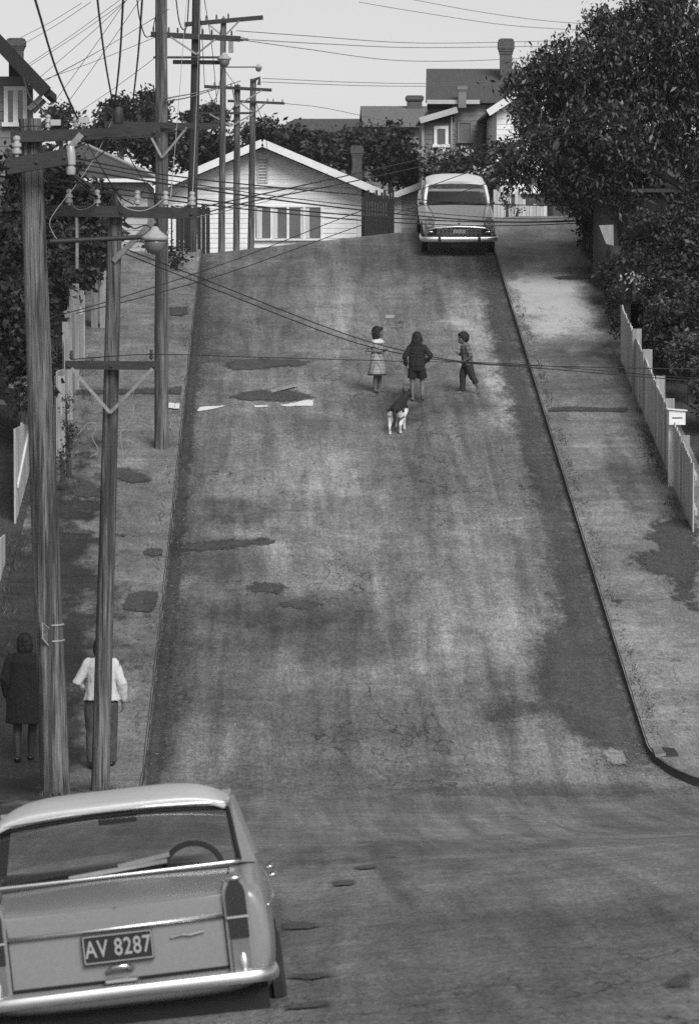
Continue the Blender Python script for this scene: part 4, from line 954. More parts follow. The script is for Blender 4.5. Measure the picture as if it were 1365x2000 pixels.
wire('upper of two pale service lines between the kerb pole and shortest far pole', [(325, 192, c_), (380, 182, 82), (430, 170, YF_)], .012, 'greywire', 8)
wire('lower of two pale service lines between the kerb pole and shortest far pole', [(325, 198, c_), (380, 187, 82), (470, 158, YG_)], .012, 'greywire', 8)
# loose leads and drop wires by the near crossarms
wire('dark lead sloping from the upper crossarm down across the dark roof', [(168, 275, a_), (200, 330, a_), (232, 380, b_), (262, 400, b_)], .008)
wire('thin dark lead sloping from the upper crossarm to the lamp insulator', [(238, 272, a_), (262, 322, a_+.3), (300, 380, b_), (330, 402, b_)], .006)
wire('dark lead twisting from the bolt insulator down to the lower crossarm', [(140, 340, a_), (165, 362, a_), (190, 388, b_), (208, 402, b_)], .014)
wire('dark slack lead between the two crossarms beside the thick pole', [(96, 300, a_), (130, 330, a_), (160, 350, a_), (180, 366, a_)], .016)
wire('grey lead looping under the first two lower insulators', [(138, 388, b_-.1), (146, 405, b_-.14), (160, 410, b_-.14), (180, 402, b_-.14), (193, 388, b_-.1)], .006, 'greywire')
wire('grey lead looping under the wide middle insulator to the lamp insulator', [(230, 385, b_-.1), (245, 405, b_-.14), (275, 412, b_-.14), (300, 404, b_-.14), (318, 390, b_-.1)], .006, 'palewire')
wire('short pale lead joining the last two lower insulators', [(326, 392, b_-.1), (345, 405, b_-.12), (362, 402, b_-.12), (374, 392, b_-.1)], .005, 'palewire')
wire('pale thin wire running from the black fuse box down to the thick pole shaft', [(224, 224, a_), (190, 300, a_), (150, 360, a_), (101, 425, a_), (104, 455, a_), (122, 478, a_)], .005, 'palewire')
wire('pale loose wire end dangling beside the small crossarm brace', [(268, 745, b_+.2), (258, 780, b_+.2), (262, 805, b_+.2), (252, 825, b_+.2), (236, 845, b_+.2), (238, 870, b_+.2), (243, 905, b_+.2)], .005, 'palewire')
wire('pale thin wire loop curling off the slender dark pole below its small crossarm', [(152, 850, b_+.2), (164, 835, b_+.2), (172, 827, b_+.2), (188, 828, b_+.2), (186, 842, b_+.2), (181, 855, b_+.2), (192, 880, b_+.2), (176, 893, b_+.2)], .005, 'palewire')
wire('black cable falling from the eaves of the edge house to the upper crossarm', [(46, 150, 72), (60, 190, 64), (85, 215, 55), (108, 238, a_)], .014)
wire('black cable end rising from the window of the edge house to the fuse holder', [(30, 252, a_), (60, 246, a_), (110, 248, a_), (152, 230, a_)], .008)
for i, (x0, y0, x1, y1, x2, y2, lab) in enumerate(((385, -10, 394, 60, 400, 168, 'thin jumper wire dropping past the tilted crossarm to the short far pole'), (398, -10, 414, 90, 424, 200, 'thin wire hanging from the sky in front of the tilted crossarm'), (436, 130, 420, 196, 405, 176, 'thin hanging loop below the bowl lamp'))):
    wire(lab, [(x0, y0, d_), (x1, y1, 92), (x2, y2, 101)], .009, 'wire', 10)

wire('black line from the thick pole to the dark slim pole', [(140, 292, a_), (200, 270, a_), (300, 262, a_), (430, 240, d_)], .007)
wire('black slack lead curling under the upper crossarm beside the bolt insulator', [(128, 262, a_), (140, 300, a_), (175, 312, a_), (200, 300, a_), (222, 268, a_)], .008)
wire('black lead from the thick pole down to the second lower insulator', [(100, 320, a_), (140, 345, a_), (170, 372, a_), (192, 384, b_)], .010)
wire('thin lead from the wide middle insulator up to the kerb pole', [(272, 388, b_), (290, 362, 48), (312, 352, c_)], .006)
wire('dark lead below the lower crossarm feeding the street lamp', [(240, 430, b_), (262, 446, b_), (286, 440, a_), (303, 452, a_)], .008)
wire('thin dark line from the lower crossarm running to the cottage barge board', [(386, 424, b_), (450, 410, 70), (560, 380, 100), (640, 338, 130)], .008, 'greywire')
wire('thin grey wire from the low crossarm down to the gable vent', [(500, 200, YG_), (516, 250, 112), (524, 306, 130)], .010, 'greywire')
wire('thin grey line from the dark slim pole to the shortest pole beyond the crest', [(430, 122, d_), (448, 150, 94), (462, 168, YF_)], .008, 'greywire')
wire('thin black line just above the spliced line across the street', [(146, 318, a_), (330, 352, 50), (560, 386, 58), (800, 412, 68), (980, 426, 76), (1130, 425, 82), (1400, 411, 92)], .007)
# ================================================================= TREES, HEDGES, PLANTS
def leaves_mesh(name, cen, sizes, m, parent, asp=.42, droop=.0, fold=.25, seed=1):
    """one mesh of many small folded leaf blades at the given points"""
    rng = np.random.default_rng(seed); n = len(cen); cen = np.asarray(cen)
    d = rng.normal(size=(n, 3)); d[:, 2] = d[:, 2]*.7-droop; d /= np.linalg.norm(d, axis=1)[:, None]
    u = rng.normal(size=(n, 3)); s = np.cross(d, u); s /= np.linalg.norm(s, axis=1)[:, None]; nn = np.cross(d, s)
    L = np.asarray(sizes)[:, None]
    base = cen-d*L*.5; tip = cen+d*L*.5-np.array([0, 0, 1.])*L*droop*.25
    l = cen+s*L*asp*.5+nn*L*fold*.3; r = cen-s*L*asp*.5+nn*L*fold*.3
    V = np.stack([base, r, tip, l], 1).reshape(-1, 3)
    me = bpy.data.meshes.new(name); me.vertices.add(4*n); me.vertices.foreach_set('co', V.astype(np.float32).ravel())
    idx = np.arange(4*n, dtype=np.int32); me.loops.add(4*n); me.loops.foreach_set('vertex_index', idx)
    me.polygons.add(n); me.polygons.foreach_set('loop_start', np.arange(0, 4*n, 4, dtype=np.int32)); me.update(calc_edges=True); me.validate()
    o = bpy.data.objects.new(name, me); C.objects.link(o); me.materials.append(m)
    if parent: o.parent = parent
    return o
def clumps(ells, n_cl, per, cl_r, leaf, seed=1, shell=.55, squash=.8):
    """clumped leaf positions spread through ellipsoids: list of (centre, radii)"""
    rng = np.random.default_rng(seed); vol = np.array([e[1][0]*e[1][1]*e[1][2] for e in ells])**.8; vol /= vol.sum(); P_ = []; Sz = []
    for e, v in zip(ells, vol):
        k = max(3, int(n_cl*v)); d = rng.normal(size=(k, 3)); d /= np.linalg.norm(d, axis=1)[:, None]
        rr = (shell+(1-shell)*rng.random(k)**.6)*(1+.12*rng.normal(size=k)); rr[: k//4] *= .6
        c = np.array(e[0])+d*rr[:, None]*np.array(e[1])
        for q in c:
            m_ = int(per*rng.uniform(.6, 1.4)); R_ = cl_r*rng.uniform(.6, 1.35)
            P_.append(q+rng.normal(size=(m_, 3))*R_*np.array([.6, .6, .6*squash])); Sz.append(leaf*np.clip(rng.lognormal(-.05, .32, m_), .4, 1.7))
    return np.concatenate(P_), np.concatenate(Sz)
def tree(name, label, base, trunk, ells, n_cl, per, cl_r, leaf, m, seed, asp=.42, droop=.2, group=None, r0=.16, limbs=True, cat='tree'):
    base = Vector(base); t = thing(name, label, cat, base, group=group); bm = B(); rnd = random.Random(seed)
    tr = [Vector(p) for p in trunk]; k = len(tr)
    tube(bm, tr, [r0*(1-.55*i/(k-1)) for i in range(k)], 10)
    if limbs:
        for i, e in enumerate(ells[:14]):
            a = tr[-1] if i % 2 else tr[max(0, k-2)].lerp(tr[-1], .6); c = Vector(e[0]); mid = a.lerp(c, .5)+Vector((rnd.uniform(-.2, .2), rnd.uniform(-.2, .2), .12*(c-a).length))
            tube(bm, [a, mid, c], [r0*.4, r0*.26, r0*.08], 7)
    obj('trunk', bm, MT['bark'], t, smooth=True)
    P_, Sz = clumps(ells, n_cl, per, cl_r, leaf, seed)
    leaves_mesh('crown', P_-np.array(base), Sz, MT[m], t, asp, droop, seed=seed)
    return t
def pe_(px, py, Y, rx, ry=None, rz=None, dy=0):
    """crown lump centred on a pixel, radii in pixels across and up"""
    p = P(px, py, Y+dy); s = S(Y+dy); a = rx/s; return ((p.x, p.y, p.z), (a, a*.9 if ry is None else ry, (rz or rx)/s))

# the big leafy tree overhanging the footpath
YT = 80.
gt_ = P(1185, 470, YT); gt_.z = zr(gt_.x, YT)+.3
ells = [pe_(1250, 120, YT, 120, None, 95), pe_(1200, 55, YT, 62, None, 40, .5), pe_(1320, 70, YT, 75, None, 62, -.4), pe_(1130, 150, YT, 85, None, 72, -.5), pe_(1060, 165, YT, 62, None, 55, .3),
        pe_(1012, 168, YT, 40, None, 34), pe_(1010, 215, YT, 34, None, 24, -.3), pe_(1100, 240, YT, 95, None, 75, .5), pe_(1050, 285, YT, 55, None, 50, -.6), pe_(1035, 335, YT, 58, None, 34), pe_(1000, 335, YT, 30, None, 16, .2),
        pe_(1190, 270, YT, 100, None, 85, -.8), pe_(1290, 240, YT, 105, None, 95), pe_(1130, 345, YT, 85, None, 52, -.3), pe_(1220, 345, YT, 60, None, 40, .8), pe_(1330, 190, YT, 70, None, 80, .6), pe_(1345, 300, YT, 45, None, 40, -.5), pe_(1085, 375, YT, 42, None, 26, .2), pe_(1120, 385, YT, 40, None, 24, -.2),
        pe_(1430, 160, YT, 90, None, 130), pe_(1160, 30, YT, 30, None, 18), pe_(1112, 95, YT, 34, None, 24, .3), pe_(1072, 115, YT, 30, None, 20, -.2), pe_(1300, 20, YT, 90, None, 40, .3), pe_(1230, 385, YT, 40, None, 26, -.6), pe_(1380, 350, YT, 50, None, 40)]
bt = tree('leafy_tree', 'huge dark glossy-leaved tree overhanging the upper footpath', gt_, [gt_-Vector((0, 0, .3)), P(1182, 420, YT), P(1190, 350, YT), P(1210, 270, YT+.2), P(1225, 180, YT)], ells, 2300, 27, .22, .108, 'leaf_big', 5, .40, .75, r0=.30)
bm = B()
tube(bm, [P(1255, 325, YT), P(1290, 340, YT-.2), P(1325, 362, YT-.2), P(1345, 385, YT-.1)], [.10, .09, .07, .06], 8); obj('branch', bm, MT['bark'], bt, smooth=True)

# dark trees behind the white cottage and along the skyline
def bgtree(label, px, py, Y, rx, rz, n, leaf, m, seed, lumps=6, zbase=None, **k):
    rnd = random.Random(seed); ells = [pe_(px, py, Y, rx*.75, None, rz*.75)]
    for i in range(lumps):
        a = rnd.uniform(0, 2*math.pi); q = rnd.uniform(.35, .75)
        ells.append(pe_(px+rx*q*math.cos(a), py+rz*q*math.sin(a), Y+rnd.uniform(-1.5, 1.5), rx*rnd.uniform(.28, .5), None, rz*rnd.uniform(.28, .5)))
    b = P(px, py, Y); zb = zbase if zbase is not None else min(b.z-rz/S(Y), terrz(b.x, Y)); b0 = Vector((b.x, b.y, zb))
    return tree('bushy_tree', label, b0, [b0, b0.lerp(b, .5)+Vector((.1, 0, 0)), b], ells, n, 14, .32, leaf, m, seed, .5, .2, r0=.16, group='dark trees behind the houses', **k)
bgtree('dark bushy tree rising over the cottage roof ridge just beside the gable apex', 600, 285, 146, 70, 50, 190, .22, 'leaf_dark', 11)
bgtree('dark bushy tree filling the gap under the long dark roof ridge', 680, 290, 150, 62, 52, 170, .22, 'leaf_dark', 12)
bgtree('dark spreading tree below the low grey roof with the stubby chimney', 760, 300, 141, 72, 58, 230, .22, 'leaf_dark', 13)
bgtree('dark tree between the low grey roof and the lean-to window', 815, 325, 136, 50, 50, 150, .2, 'leaf_dark', 14)
bgtree('dark tree behind the three far poles beside the cottage gable', 500, 262, 152, 55, 34, 130, .22, 'leaf_dark', 15)
bgtree('dark tree behind the dark slim pole and the cottage barge board', 395, 290, 140, 75, 56, 230, .22, 'leaf_dark', 16)
bgtree('dark mass of tree behind the tall pale kerb pole', 300, 285, 138, 70, 52, 210, .22, 'leaf_dark', 17)
bgtree('rounded tree on the skyline beside the tall pale kerb pole', 235, 222, 172, 45, 36, 150, .24, 'leaf_dark', 18)
bgtree('rounded tree on the skyline just behind the tall pale kerb pole', 300, 214, 176, 46, 34, 150, .24, 'leaf_dark', 19)
bgtree('small dark tree on the skyline next to the dark-eaved edge house', 118, 232, 150, 30, 26, 80, .2, 'leaf_dark', 20)
bgtree('low tree on the skyline between the kerb pole and the dark slim pole', 400, 226, 178, 60, 20, 110, .24, 'leaf_dark', 21)
bgtree('broad low tree under the skyline behind the dark house roof', 190, 268, 150, 70, 34, 160, .22, 'leaf_dark', 22)

def bush(label, lumps, n, per, cl, leaf, m, seed, name='bush', group=None, asp=.5, droop=.15):
    """lumps: list of pe_ ellipsoids"""
    c = Vector(lumps[0][0]); zmin = min(e[0][2]-e[1][2] for e in lumps); b0 = Vector((c.x, c.y, zmin))
    t = thing(name, label, 'bush', b0, group=group); 
    for e in lumps[:4]:
        bm = B(); a = Vector(e[0]); tube(bm, [Vector((a.x*.7+c.x*.3, a.y, zmin-.2)), a], [.05, .02], 6); obj('stem', bm, MT['bark'], t)
    P_, Sz = clumps(lumps, n, per, cl, leaf, seed, .45); leaves_mesh('foliage', P_-np.array(b0), Sz, MT[m], t, asp, droop, seed=seed); return t
# west side hedges
bush('dark tall hedge behind the thick pole and the gateposts', [pe_(125, 420, 76, 62, 1.6, 75), pe_(170, 390, 77, 45, 1.6, 40), pe_(90, 360, 75, 45, 1.5, 50), pe_(150, 500, 74, 55, 1.6, 60), pe_(200, 440, 79, 36, 1.5, 60), pe_(105, 540, 72, 50, 1.4, 60), pe_(50, 340, 72.5, 50, 1.2, 60), pe_(45, 440, 71, 50, 1.2, 70), pe_(110, 320, 74, 40, 1.2, 36), pe_(170, 450, 76, 40, 1.4, 60)], 1150, 18, .2, .13, 'leaf_dark', 31, 'hedge', asp=.5)
bush('dark overgrown hedge behind the stepped grey paling fence', [pe_(60, 600, 68, 42, 1.2, 70), pe_(55, 700, 65, 40, 1.1, 70), pe_(60, 480, 71, 50, 1.4, 70), pe_(70, 680, 66, 28, 1.0, 60), pe_(66, 770, 63, 20, .8, 46), pe_(35, 620, 66, 40, 1.2, 80), pe_(30, 520, 68, 40, 1.2, 80), pe_(100, 540, 70, 40, 1.2, 50)], 1000, 18, .18, .12, 'leaf_dark', 32, 'hedge')
bush('low weedy bush at the foot of the stepped paling fence', [pe_(135, 850, 63.5, 14, .5, 38), pe_(128, 790, 65, 13, .5, 30), pe_(122, 895, 62.5, 12, .4, 22)], 70, 14, .07, .05, 'leaf_mid', 33)
bush('small leafy plant sprouting above the white stepped panel fence', [pe_(45, 758, 60.5, 22, .4, 16), pe_(58, 790, 59.5, 12, .3, 14)], 40, 10, .08, .10, 'leaf_mid', 34)
bush('dark shrub beside the dark slim pole near the crest', [pe_(345, 500, 82, 30, 1.0, 20), pe_(300, 470, 83, 30, 1.0, 26)], 70, 12, .12, .09, 'leaf_dark', 35)
# east side garden jungle under the tree
def eb(px, py, Y, rx, rz, ry=1.): return pe_(px, py, Y, rx, ry, rz)
bush('dark creeper-covered bank of foliage in front of the shed', [eb(1290, 470, 77, 62, 60), eb(1340, 520, 75, 60, 80), eb(1250, 540, 76, 36, 60), eb(1300, 580, 73.5, 52, 70), eb(1345, 640, 71, 50, 80), eb(1290, 660, 71, 34, 60), eb(1240, 500, 78, 26, 60, .8), eb(1345, 440, 77, 50, 50)], 1300, 18, .16, .10, 'leaf_dark', 41, 'hedge')
bush('leafy garden shrubs behind the low whitewashed fence', [eb(1345, 690, 69, 34, 50, .6), eb(1390, 760, 66.5, 34, 60, .6), eb(1420, 850, 64, 26, 60, .5), eb(1302, 615, 72, 28, 40, .6)], 700, 16, .13, .085, 'leaf_mid', 42)
bush('pale flowering shrub at the head of the whitewashed fence', [eb(1238, 545, 73.5, 16, 10, .5), eb(1268, 556, 73.5, 22, 12, .5)], 34, 5, .12, .07, 'leaf_pale', 43, 'flowering_shrub')
bush('dark bush beside the sheet panel at the top of the stone wall', [eb(1140, 400, 84, 36, 34), eb(1150, 440, 82.5, 22, 40, .7), eb(1205, 420, 82, 20, 50, .6), eb(1180, 395, 83, 30, 26)], 240, 14, .14, .10, 'leaf_dark', 44)
bush('flowering shrubs with pale blossom on the bank below the lean-to window', [pe_(850, 300, 112, 30, 1.2, 10), pe_(900, 296, 112, 34, 1.2, 8), pe_(842, 322, 110, 14, .8, 14), pe_(945, 335, 110, 26, 1, 8)], 60, 6, .18, .11, 'leaf_pale', 45, 'flowering_shrub')
bush('dark shrubbery covering the bank behind the parked far car', [pe_(850, 320, 113, 34, 1.2, 24), pe_(900, 318, 113, 44, 1.2, 26), pe_(955, 330, 112, 40, 1.2, 34), pe_(880, 345, 110, 50, 1.2, 24), pe_(950, 370, 108, 26, 1.2, 22), pe_(990, 300, 112, 24, 1, 30)], 330, 14, .22, .14, 'leaf_dark', 46, 'shrubbery')
bush('bush with bare stems before the pale board fence', [pe_(990, 392, 95, 14, .5, 16), pe_(1012, 408, 95, 10, .4, 10)], 26, 8, .09, .07, 'leaf_dark', 47)

bush('dark creeper hanging over the stone wall along the upper footpath', [pe_(1152, 440, 84, 10, .6, 26), pe_(1165, 490, 81, 11, .6, 30), pe_(1180, 540, 78, 12, .6, 32), pe_(1196, 590, 75.5, 12, .6, 34), pe_(1206, 630, 73.5, 9, .5, 26), pe_(1204, 540, 78, 14, .6, 40)], 330, 14, .10, .075, 'leaf_dark', 48)
bush('tangled dark shrub in front of the shed wall under the hanging branch', [pe_(1330, 420, 78.5, 34, .5, 40), pe_(1370, 390, 78.5, 30, .5, 36)], 200, 16, .14, .11, 'leaf_dark', 49)
# grass and weeds along the edges: nobody could count them
def grassy(spots, n, seed, h=.12):
    rng = np.random.default_rng(seed); V = []
    for (x0, y0, x1, y1, wd, k) in spots:
        for _ in range(int(n*k)):
            t = rng.random(); x = x0+(x1-x0)*t+rng.normal()*wd; y = y0+(y1-y0)*t+rng.normal()*wd*1.4
            if mnoise.noise(Vector((x*1.2, y*.7, seed))) < -.05: continue
            z = zr(x, y)+KH; a = rng.random()*6.28; hh = h*rng.uniform(.4, 1.3); w_ = .006; lx, ly = rng.normal()*hh*.5, rng.normal()*hh*.5
            V += [(x-w_*math.cos(a), y-w_*math.sin(a), z), (x+w_*math.cos(a), y+w_*math.sin(a), z), (x+lx, y+ly, z+hh)]
    me = bpy.data.meshes.new('grass'); me.from_pydata(V, [], [(i, i+1, i+2) for i in range(0, len(V), 3)]); o = bpy.data.objects.new('grass', me); C.objects.link(o); me.materials.append(MT['grass']); return tag(o, kind='stuff')
fa, fb = G(1348, 1045), G(1205, 690); w0, w1 = G(1206, 640), G(1145, 455); la, lb_ = G(125, 905), G(168, 700)
grassy([(fa.x-.08, fa.y, fb.x-.08, fb.y, .09, 1.6), (w0.x-.12, w0.y, w1.x-.12, w1.y, .10, 1.2), (la.x+.12, la.y, lb_.x+.12, lb_.y, .1, .8), (KX+.16, 49.5, KX+.16, 78, .05, .55), (-KX-.16, 49.5, -KX-.16, 84, .05, .35), (-5.5, 48, -5.6, 60, .15, .9), (KX+2.2, 49, KX+2.3, 60, .12, 1.)]+[(q.x-.1, q.y-.1, q.x+.15, q.y-.15, .10, .12) for q in (gA, gB, gC)], 1500, 3, .10)

def gravel(spots, n, seed):
    rng = np.random.default_rng(seed); bm = B()
    for (x0, y0, x1, y1, wd, k) in spots:
        for _ in range(int(n*k)):
            t = rng.random(); x = x0+(x1-x0)*t+rng.normal()*wd; y = y0+(y1-y0)*t+rng.normal()*wd*1.5; r = rng.uniform(.006, .02)
            z = zr(x, y)+(KH+.01 if abs(x) > KX+.05 and y > (48.7 if x > 0 else 44) else .004)
            T = Matrix.Translation((x, y, z+r*.3)) @ Matrix.Rotation(rng.random()*6, 4, 'Z') @ Matrix.Diagonal((r, r*rng.uniform(.5, 1), r*.6, 1))
            bmesh.ops.create_icosphere(bm, subdivisions=1, radius=1, matrix=T)
    o = obj('gravel', bm, mat('loose_gravel', .16, .9, .6, 8), None, normals=False); return tag(o, kind='stuff')
gravel([(KX-.15, 49.5, KX-.15, 80, .10, .5), (KX+.13, 49.5, KX+.13, 80, .06, 1.2), (-KX+.15, 45, -KX+.15, 80, .1, .5), (-KX-.2, 45, -KX-.2, 80, .1, .4), (2.5, 48.6, 3.3, 49.2, .2, .4)], 420, 8)

bm = B(); box(bm, -420, 420, -75, 1215, -8, 24)
hz_ = bpy.data.materials.new('thin_air'); hz_.use_nodes = True; n = hz_.node_tree.nodes; n.remove(n['Principled BSDF'])
pv = n.new('ShaderNodeVolumePrincipled'); pv.inputs['Color'].default_value = (.9, .9, .9, 1); pv.inputs['Density'].default_value = .0002; hz_.node_tree.links.new(pv.outputs[0], n['Material Output'].inputs['Volume'])
tag(obj('haze', bm, hz_, None), kind='stuff')
# ================================================================= PEOPLE AND DOG
def plaidmat(name, a, b_, c_, kx=26., kz=22.):
    m = bpy.data.materials.new(name); m.use_nodes = True; n = m.node_tree.nodes; l = m.node_tree.links; b = n['Principled BSDF']; b.inputs['Roughness'].default_value = .85
    tc = n.new('ShaderNodeTexCoord'); sx = n.new('ShaderNodeSeparateXYZ'); l.new(tc.outputs['Object'], sx.inputs[0])
    def op(o, x, y=None):
        k = n.new('ShaderNodeMath'); k.operation = o
        for i, v in enumerate((x, y)):
            if v is None: continue
            if isinstance(v, (int, float)): k.inputs[i].default_value = v
            else: l.new(v, k.inputs[i])
        return k.outputs[0]
    s1 = op('GREATER_THAN', op('SINE', op('MULTIPLY', op('ADD', sx.outputs[0], op('MULTIPLY', sx.outputs[1], .8)), kx*6.283/2)), .25)
    s2 = op('GREATER_THAN', op('SINE', op('MULTIPLY', sx.outputs[2], kz*6.283/2)), .25)
    v = op('ADD', op('ADD', op('MULTIPLY', s1, b_), op('MULTIPLY', s2, c_)), a)
    l.new(v, b.inputs['Base Color']); return m
M_PLAID = plaidmat('checked_dress_cotton', .36, -.12, -.09, 44, 34)
M_CHECK = plaidmat('checked_shirt_cotton', .15, -.05, -.05, 34, 30)
M_JACKET = mat('black_jacket_cloth', .014, .9, .4, 14); M_SHORTS = mat('black_shorts_cloth', .012, .9, .4, 14)
M_TROUS = mat('dark_trouser_cloth', .026, .9, .35, 12); M_TROUS2 = mat('grey_trouser_cloth', .075, .9, .3, 10)
M_CARD = mat('white_knit', .58, .95, .10, 28, bump=.3, bscale=120); M_COAT = mat('dark_overcoat_wool', .012, .95, .4, 9); M_SHOE = mat('black_shoe_leather', .012, .35, .3, 9)
M_YOKE = mat('white_cotton', .6, .9, .1, 9); M_HEM = mat('dark_hem', .03, .9, .2, 9); M_EYE = mat('dark_eye', .01, .2, .1, 9); M_LIP = mat('lips', .09, .5, .1, 9)

def hand(bm, w_, d, nrm, s, curl=.5, side=1):
    """palm, four unequal bent fingers and a thumb from the side of the palm"""
    w_, d, nrm = Vector(w_), Vector(d).normalized(), Vector(nrm); nrm = (nrm-d*nrm.dot(d)).normalized(); t = d.cross(nrm)*side
    pe = w_+d*s*.48
    tube(bm, [w_-d*s*.08, w_+d*s*.12, w_+d*s*.3, pe], [(s*.15, s*.13), (s*.19, s*.12), (s*.23, s*.11), (s*.23, s*.09)], 10, ref=t)
    for k, (o, L) in enumerate(((-.17, .36), (-.06, .46), (.06, .50), (.17, .44))):
        r = max(.0068, s*.052); a = pe-d*s*.05+t*s*o; b1 = a+(d*(1-curl*.35)+nrm*curl*.5).normalized()*s*L*.45
        c1 = b1+(d*(1-curl)+nrm*curl).normalized()*s*L*.33; e = c1+(d*(1-curl*1.6)+nrm*curl*1.1).normalized()*s*L*.25
        capsule(bm, [a, b1, c1, e], [r, r*.95, r*.88, r*.75], 8)
    a = w_+d*s*.14+t*s*.15; r = max(.0075, s*.062)
    capsule(bm, [a, a+(d*.6+t*.7+nrm*.25).normalized()*s*.24, a+(d*.6+t*.7+nrm*.25).normalized()*s*.24+(d+nrm*.4).normalized()*s*.2], [r*1.15, r, r*.8], 8)
def head(bm, c, sc, M_):
    """skull, jaw, nose, ears; M_: head rotation (facing +y)"""
    T = Matrix.Translation(Vector(c)) @ M_
    def e(p, r): ell(bm, T @ Vector([x*sc for x in p]), [x*sc for x in r], M_)
    e((0, -.008, .022), (.074, .090, .085)); e((0, .022, -.040), (.056, .060, .066)); e((0, .048, -.075), (.030, .028, .026))
    e((0, .090, -.018), (.012, .018, .022)); e((0, .080, .010), (.010, .012, .03)); e((0, .079, -.052), (.022, .012, .012))
    e((.03, .070, .022), (.022, .014, .010)); e((-.03, .070, .022), (.022, .014, .010)); e((.045, .050, -.02), (.022, .024, .022)); e((-.045, .050, -.02), (.022, .024, .022))
    for s in (1, -1): e((s*.075, -.005, -.012), (.010, .020, .030))
def face_bits(par, c, sc, M_):
    T = Matrix.Translation(Vector(c)) @ M_
    for s in (1, -1):
        bm = B(); ell(bm, T @ Vector((s*.030*sc, .076*sc, .006*sc)), [.012*sc, .008*sc, .007*sc], M_, 8, 6); obj('eye', bm, M_EYE, par, world=False, smooth=True)
    bm = B(); ell(bm, T @ Vector((0, .089*sc, -.053*sc)), [.022*sc, .006*sc, .007*sc], M_, 8, 6); obj('mouth', bm, M_LIP, par, world=False, smooth=True)
def rz(a): return Matrix.Rotation(R(a), 4, 'Z')

# --- girl in checked dress
g = G(737, 766); p = thing('person', 'small child in a checked dress with dark bobbed hair, both hands held in front', 'person', g, (0, 0, R(-127)), 'children walking up the street with a dog')
bm = B()
for s in (1, -1):
    tube(bm, [(s*.065, 0, .60), (s*.067, .01, .45), (s*.065, .012, .33), (s*.066, -.008, .20), (s*.062, -.01, .07), (s*.062, -.008, .02)], [.075, .06, .046, .044, .029, .03], 10)
    capsule(bm, [(s*.064, -.025, .028), (s*.07, .04, .026), (s*.075, .10, .018)], [.028, .030, .020])
tube(bm, [(0, 0, .52), (0, 0, .62), (0, 0, .75), (0, 0, .86), (0, 0, .95), (0, -.005, .99), (0, .005, 1.05)], [(.11, .09), (.12, .095), (.105, .085), (.12, .085), (.11, .06), (.042, .042), (.038, .038)], 14, ref=(1, 0, 0))
hm = rz(38); hc = (0, .015, 1.105); head(bm, hc, 1.0, hm)
capsule(bm, [(.13, 0, .92), (.185, -.13, .77), (.10, .10, .755), (.055, .145, .76)], [.036, .031, .024, .020]); hand(bm, (.055, .145, .76), (-.55, .8, .15), (-.4, -.2, .9), .115, .7, 1)
capsule(bm, [(-.13, 0, .92), (-.175, -.06, .75), (-.06, .13, .775), (-.03, .165, .785)], [.036, .031, .024, .020]); hand(bm, (-.03, .165, .785), (.5, .8, 0), (.5, -.2, .8), .115, .8, -1)
remeshed('body', bm, MT['skin'], p, .0062, 2); face_bits(p, hc, 1.0, hm)
bm = B()
tube(bm, [(0, 0, .985), (0, 0, .955), (0, 0, .90), (0, 0, .80), (0, 0, .72), (0, 0, .60), (.005, .005, .45), (.01, .0, .325)], [(.06, .05), (.14, .08), (.15, .10), (.135, .105), (.135, .11), (.15, .125), (.168, .145), (.182, .16)], 20, ref=(1, 0, 0))
for s in (1, -1): capsule(bm, [(s*.12, 0, .92), (s*.165, -.05 if s > 0 else -.02, .845)], [.055, .05])
dr = remeshed('dress', bm, M_PLAID, p, .008, 2, (.009, 14, .5))
bm = B(); tube(bm, [(.01, 0, .345), (.01, 0, .312)], [(.187, .165), (.191, .169)], 24, ref=(1, 0, 0)); obj('hem', bm, M_HEM, dr, world=False, smooth=True, angle=40)
bm = B(); tube(bm, [(0, 0, .997), (0, 0, .965), (0, 0, .925), (0, 0, .905)], [(.062, .052), (.148, .088), (.163, .108), (.160, .110)], 20, ref=(1, 0, 0)); obj('yoke', bm, M_YOKE, dr, world=False, smooth=True)
bm = B()
for c_, r_ in (((0, -.026, .035), (.090, .100, .092)), ((0, -.052, -.01), (.088, .066, .10)), ((0, -.06, -.065), (.086, .05, .10)), ((0, -.058, -.125), (.085, .045, .07)), ((.068, -.02, -.035), (.028, .05, .09)), ((-.068, -.02, -.035), (.028, .05, .09)), ((0, .055, .078), (.062, .036, .030))):
    ell(bm, (Matrix.Translation(hc) @ hm) @ Vector(c_), r_, hm)
remeshed('hair', bm, MT['hair'], p, .007, 3, (.010, 38, .22))

# --- child in black jacket and shorts, seen from behind
g = G(814, 783); p = thing('person', 'barefoot child with long dark hair, black jacket and shorts, seen from behind', 'person', g, (0, 0, R(-4)), 'children walking up the street with a dog')
bm = B()
tube(bm, [(-.075, 0, .62), (-.08, .01, .46), (-.08, .015, .34), (-.085, 0, .22), (-.078, -.01, .08), (-.078, -.005, .02)], [.075, .06, .046, .045, .029, .03], 10); capsule(bm, [(-.078, -.03, .028), (-.08, .04, .026), (-.085, .11, .03)], [.029, .031, .022])
tube(bm, [(.075, 0, .62), (.09, .03, .47), (.10, .035, .345), (.105, -.07, .25), (.10, -.17, .135), (.10, -.185, .105)], [.075, .06, .046, .045, .029, .03], 10); capsule(bm, [(.10, -.195, .115), (.105, -.16, .05), (.11, -.115, .012)], [.027, .030, .022])
tube(bm, [(0, 0, .56), (0, 0, .66), (0, 0, .80), (0, .01, .93), (0, .01, 1.02), (0, .01, 1.05), (0, .02, 1.10)], [(.12, .095), (.125, .1), (.115, .09), (.13, .09), (.11, .06), (.042, .042), (.04, .04)], 14, ref=(1, 0, 0))
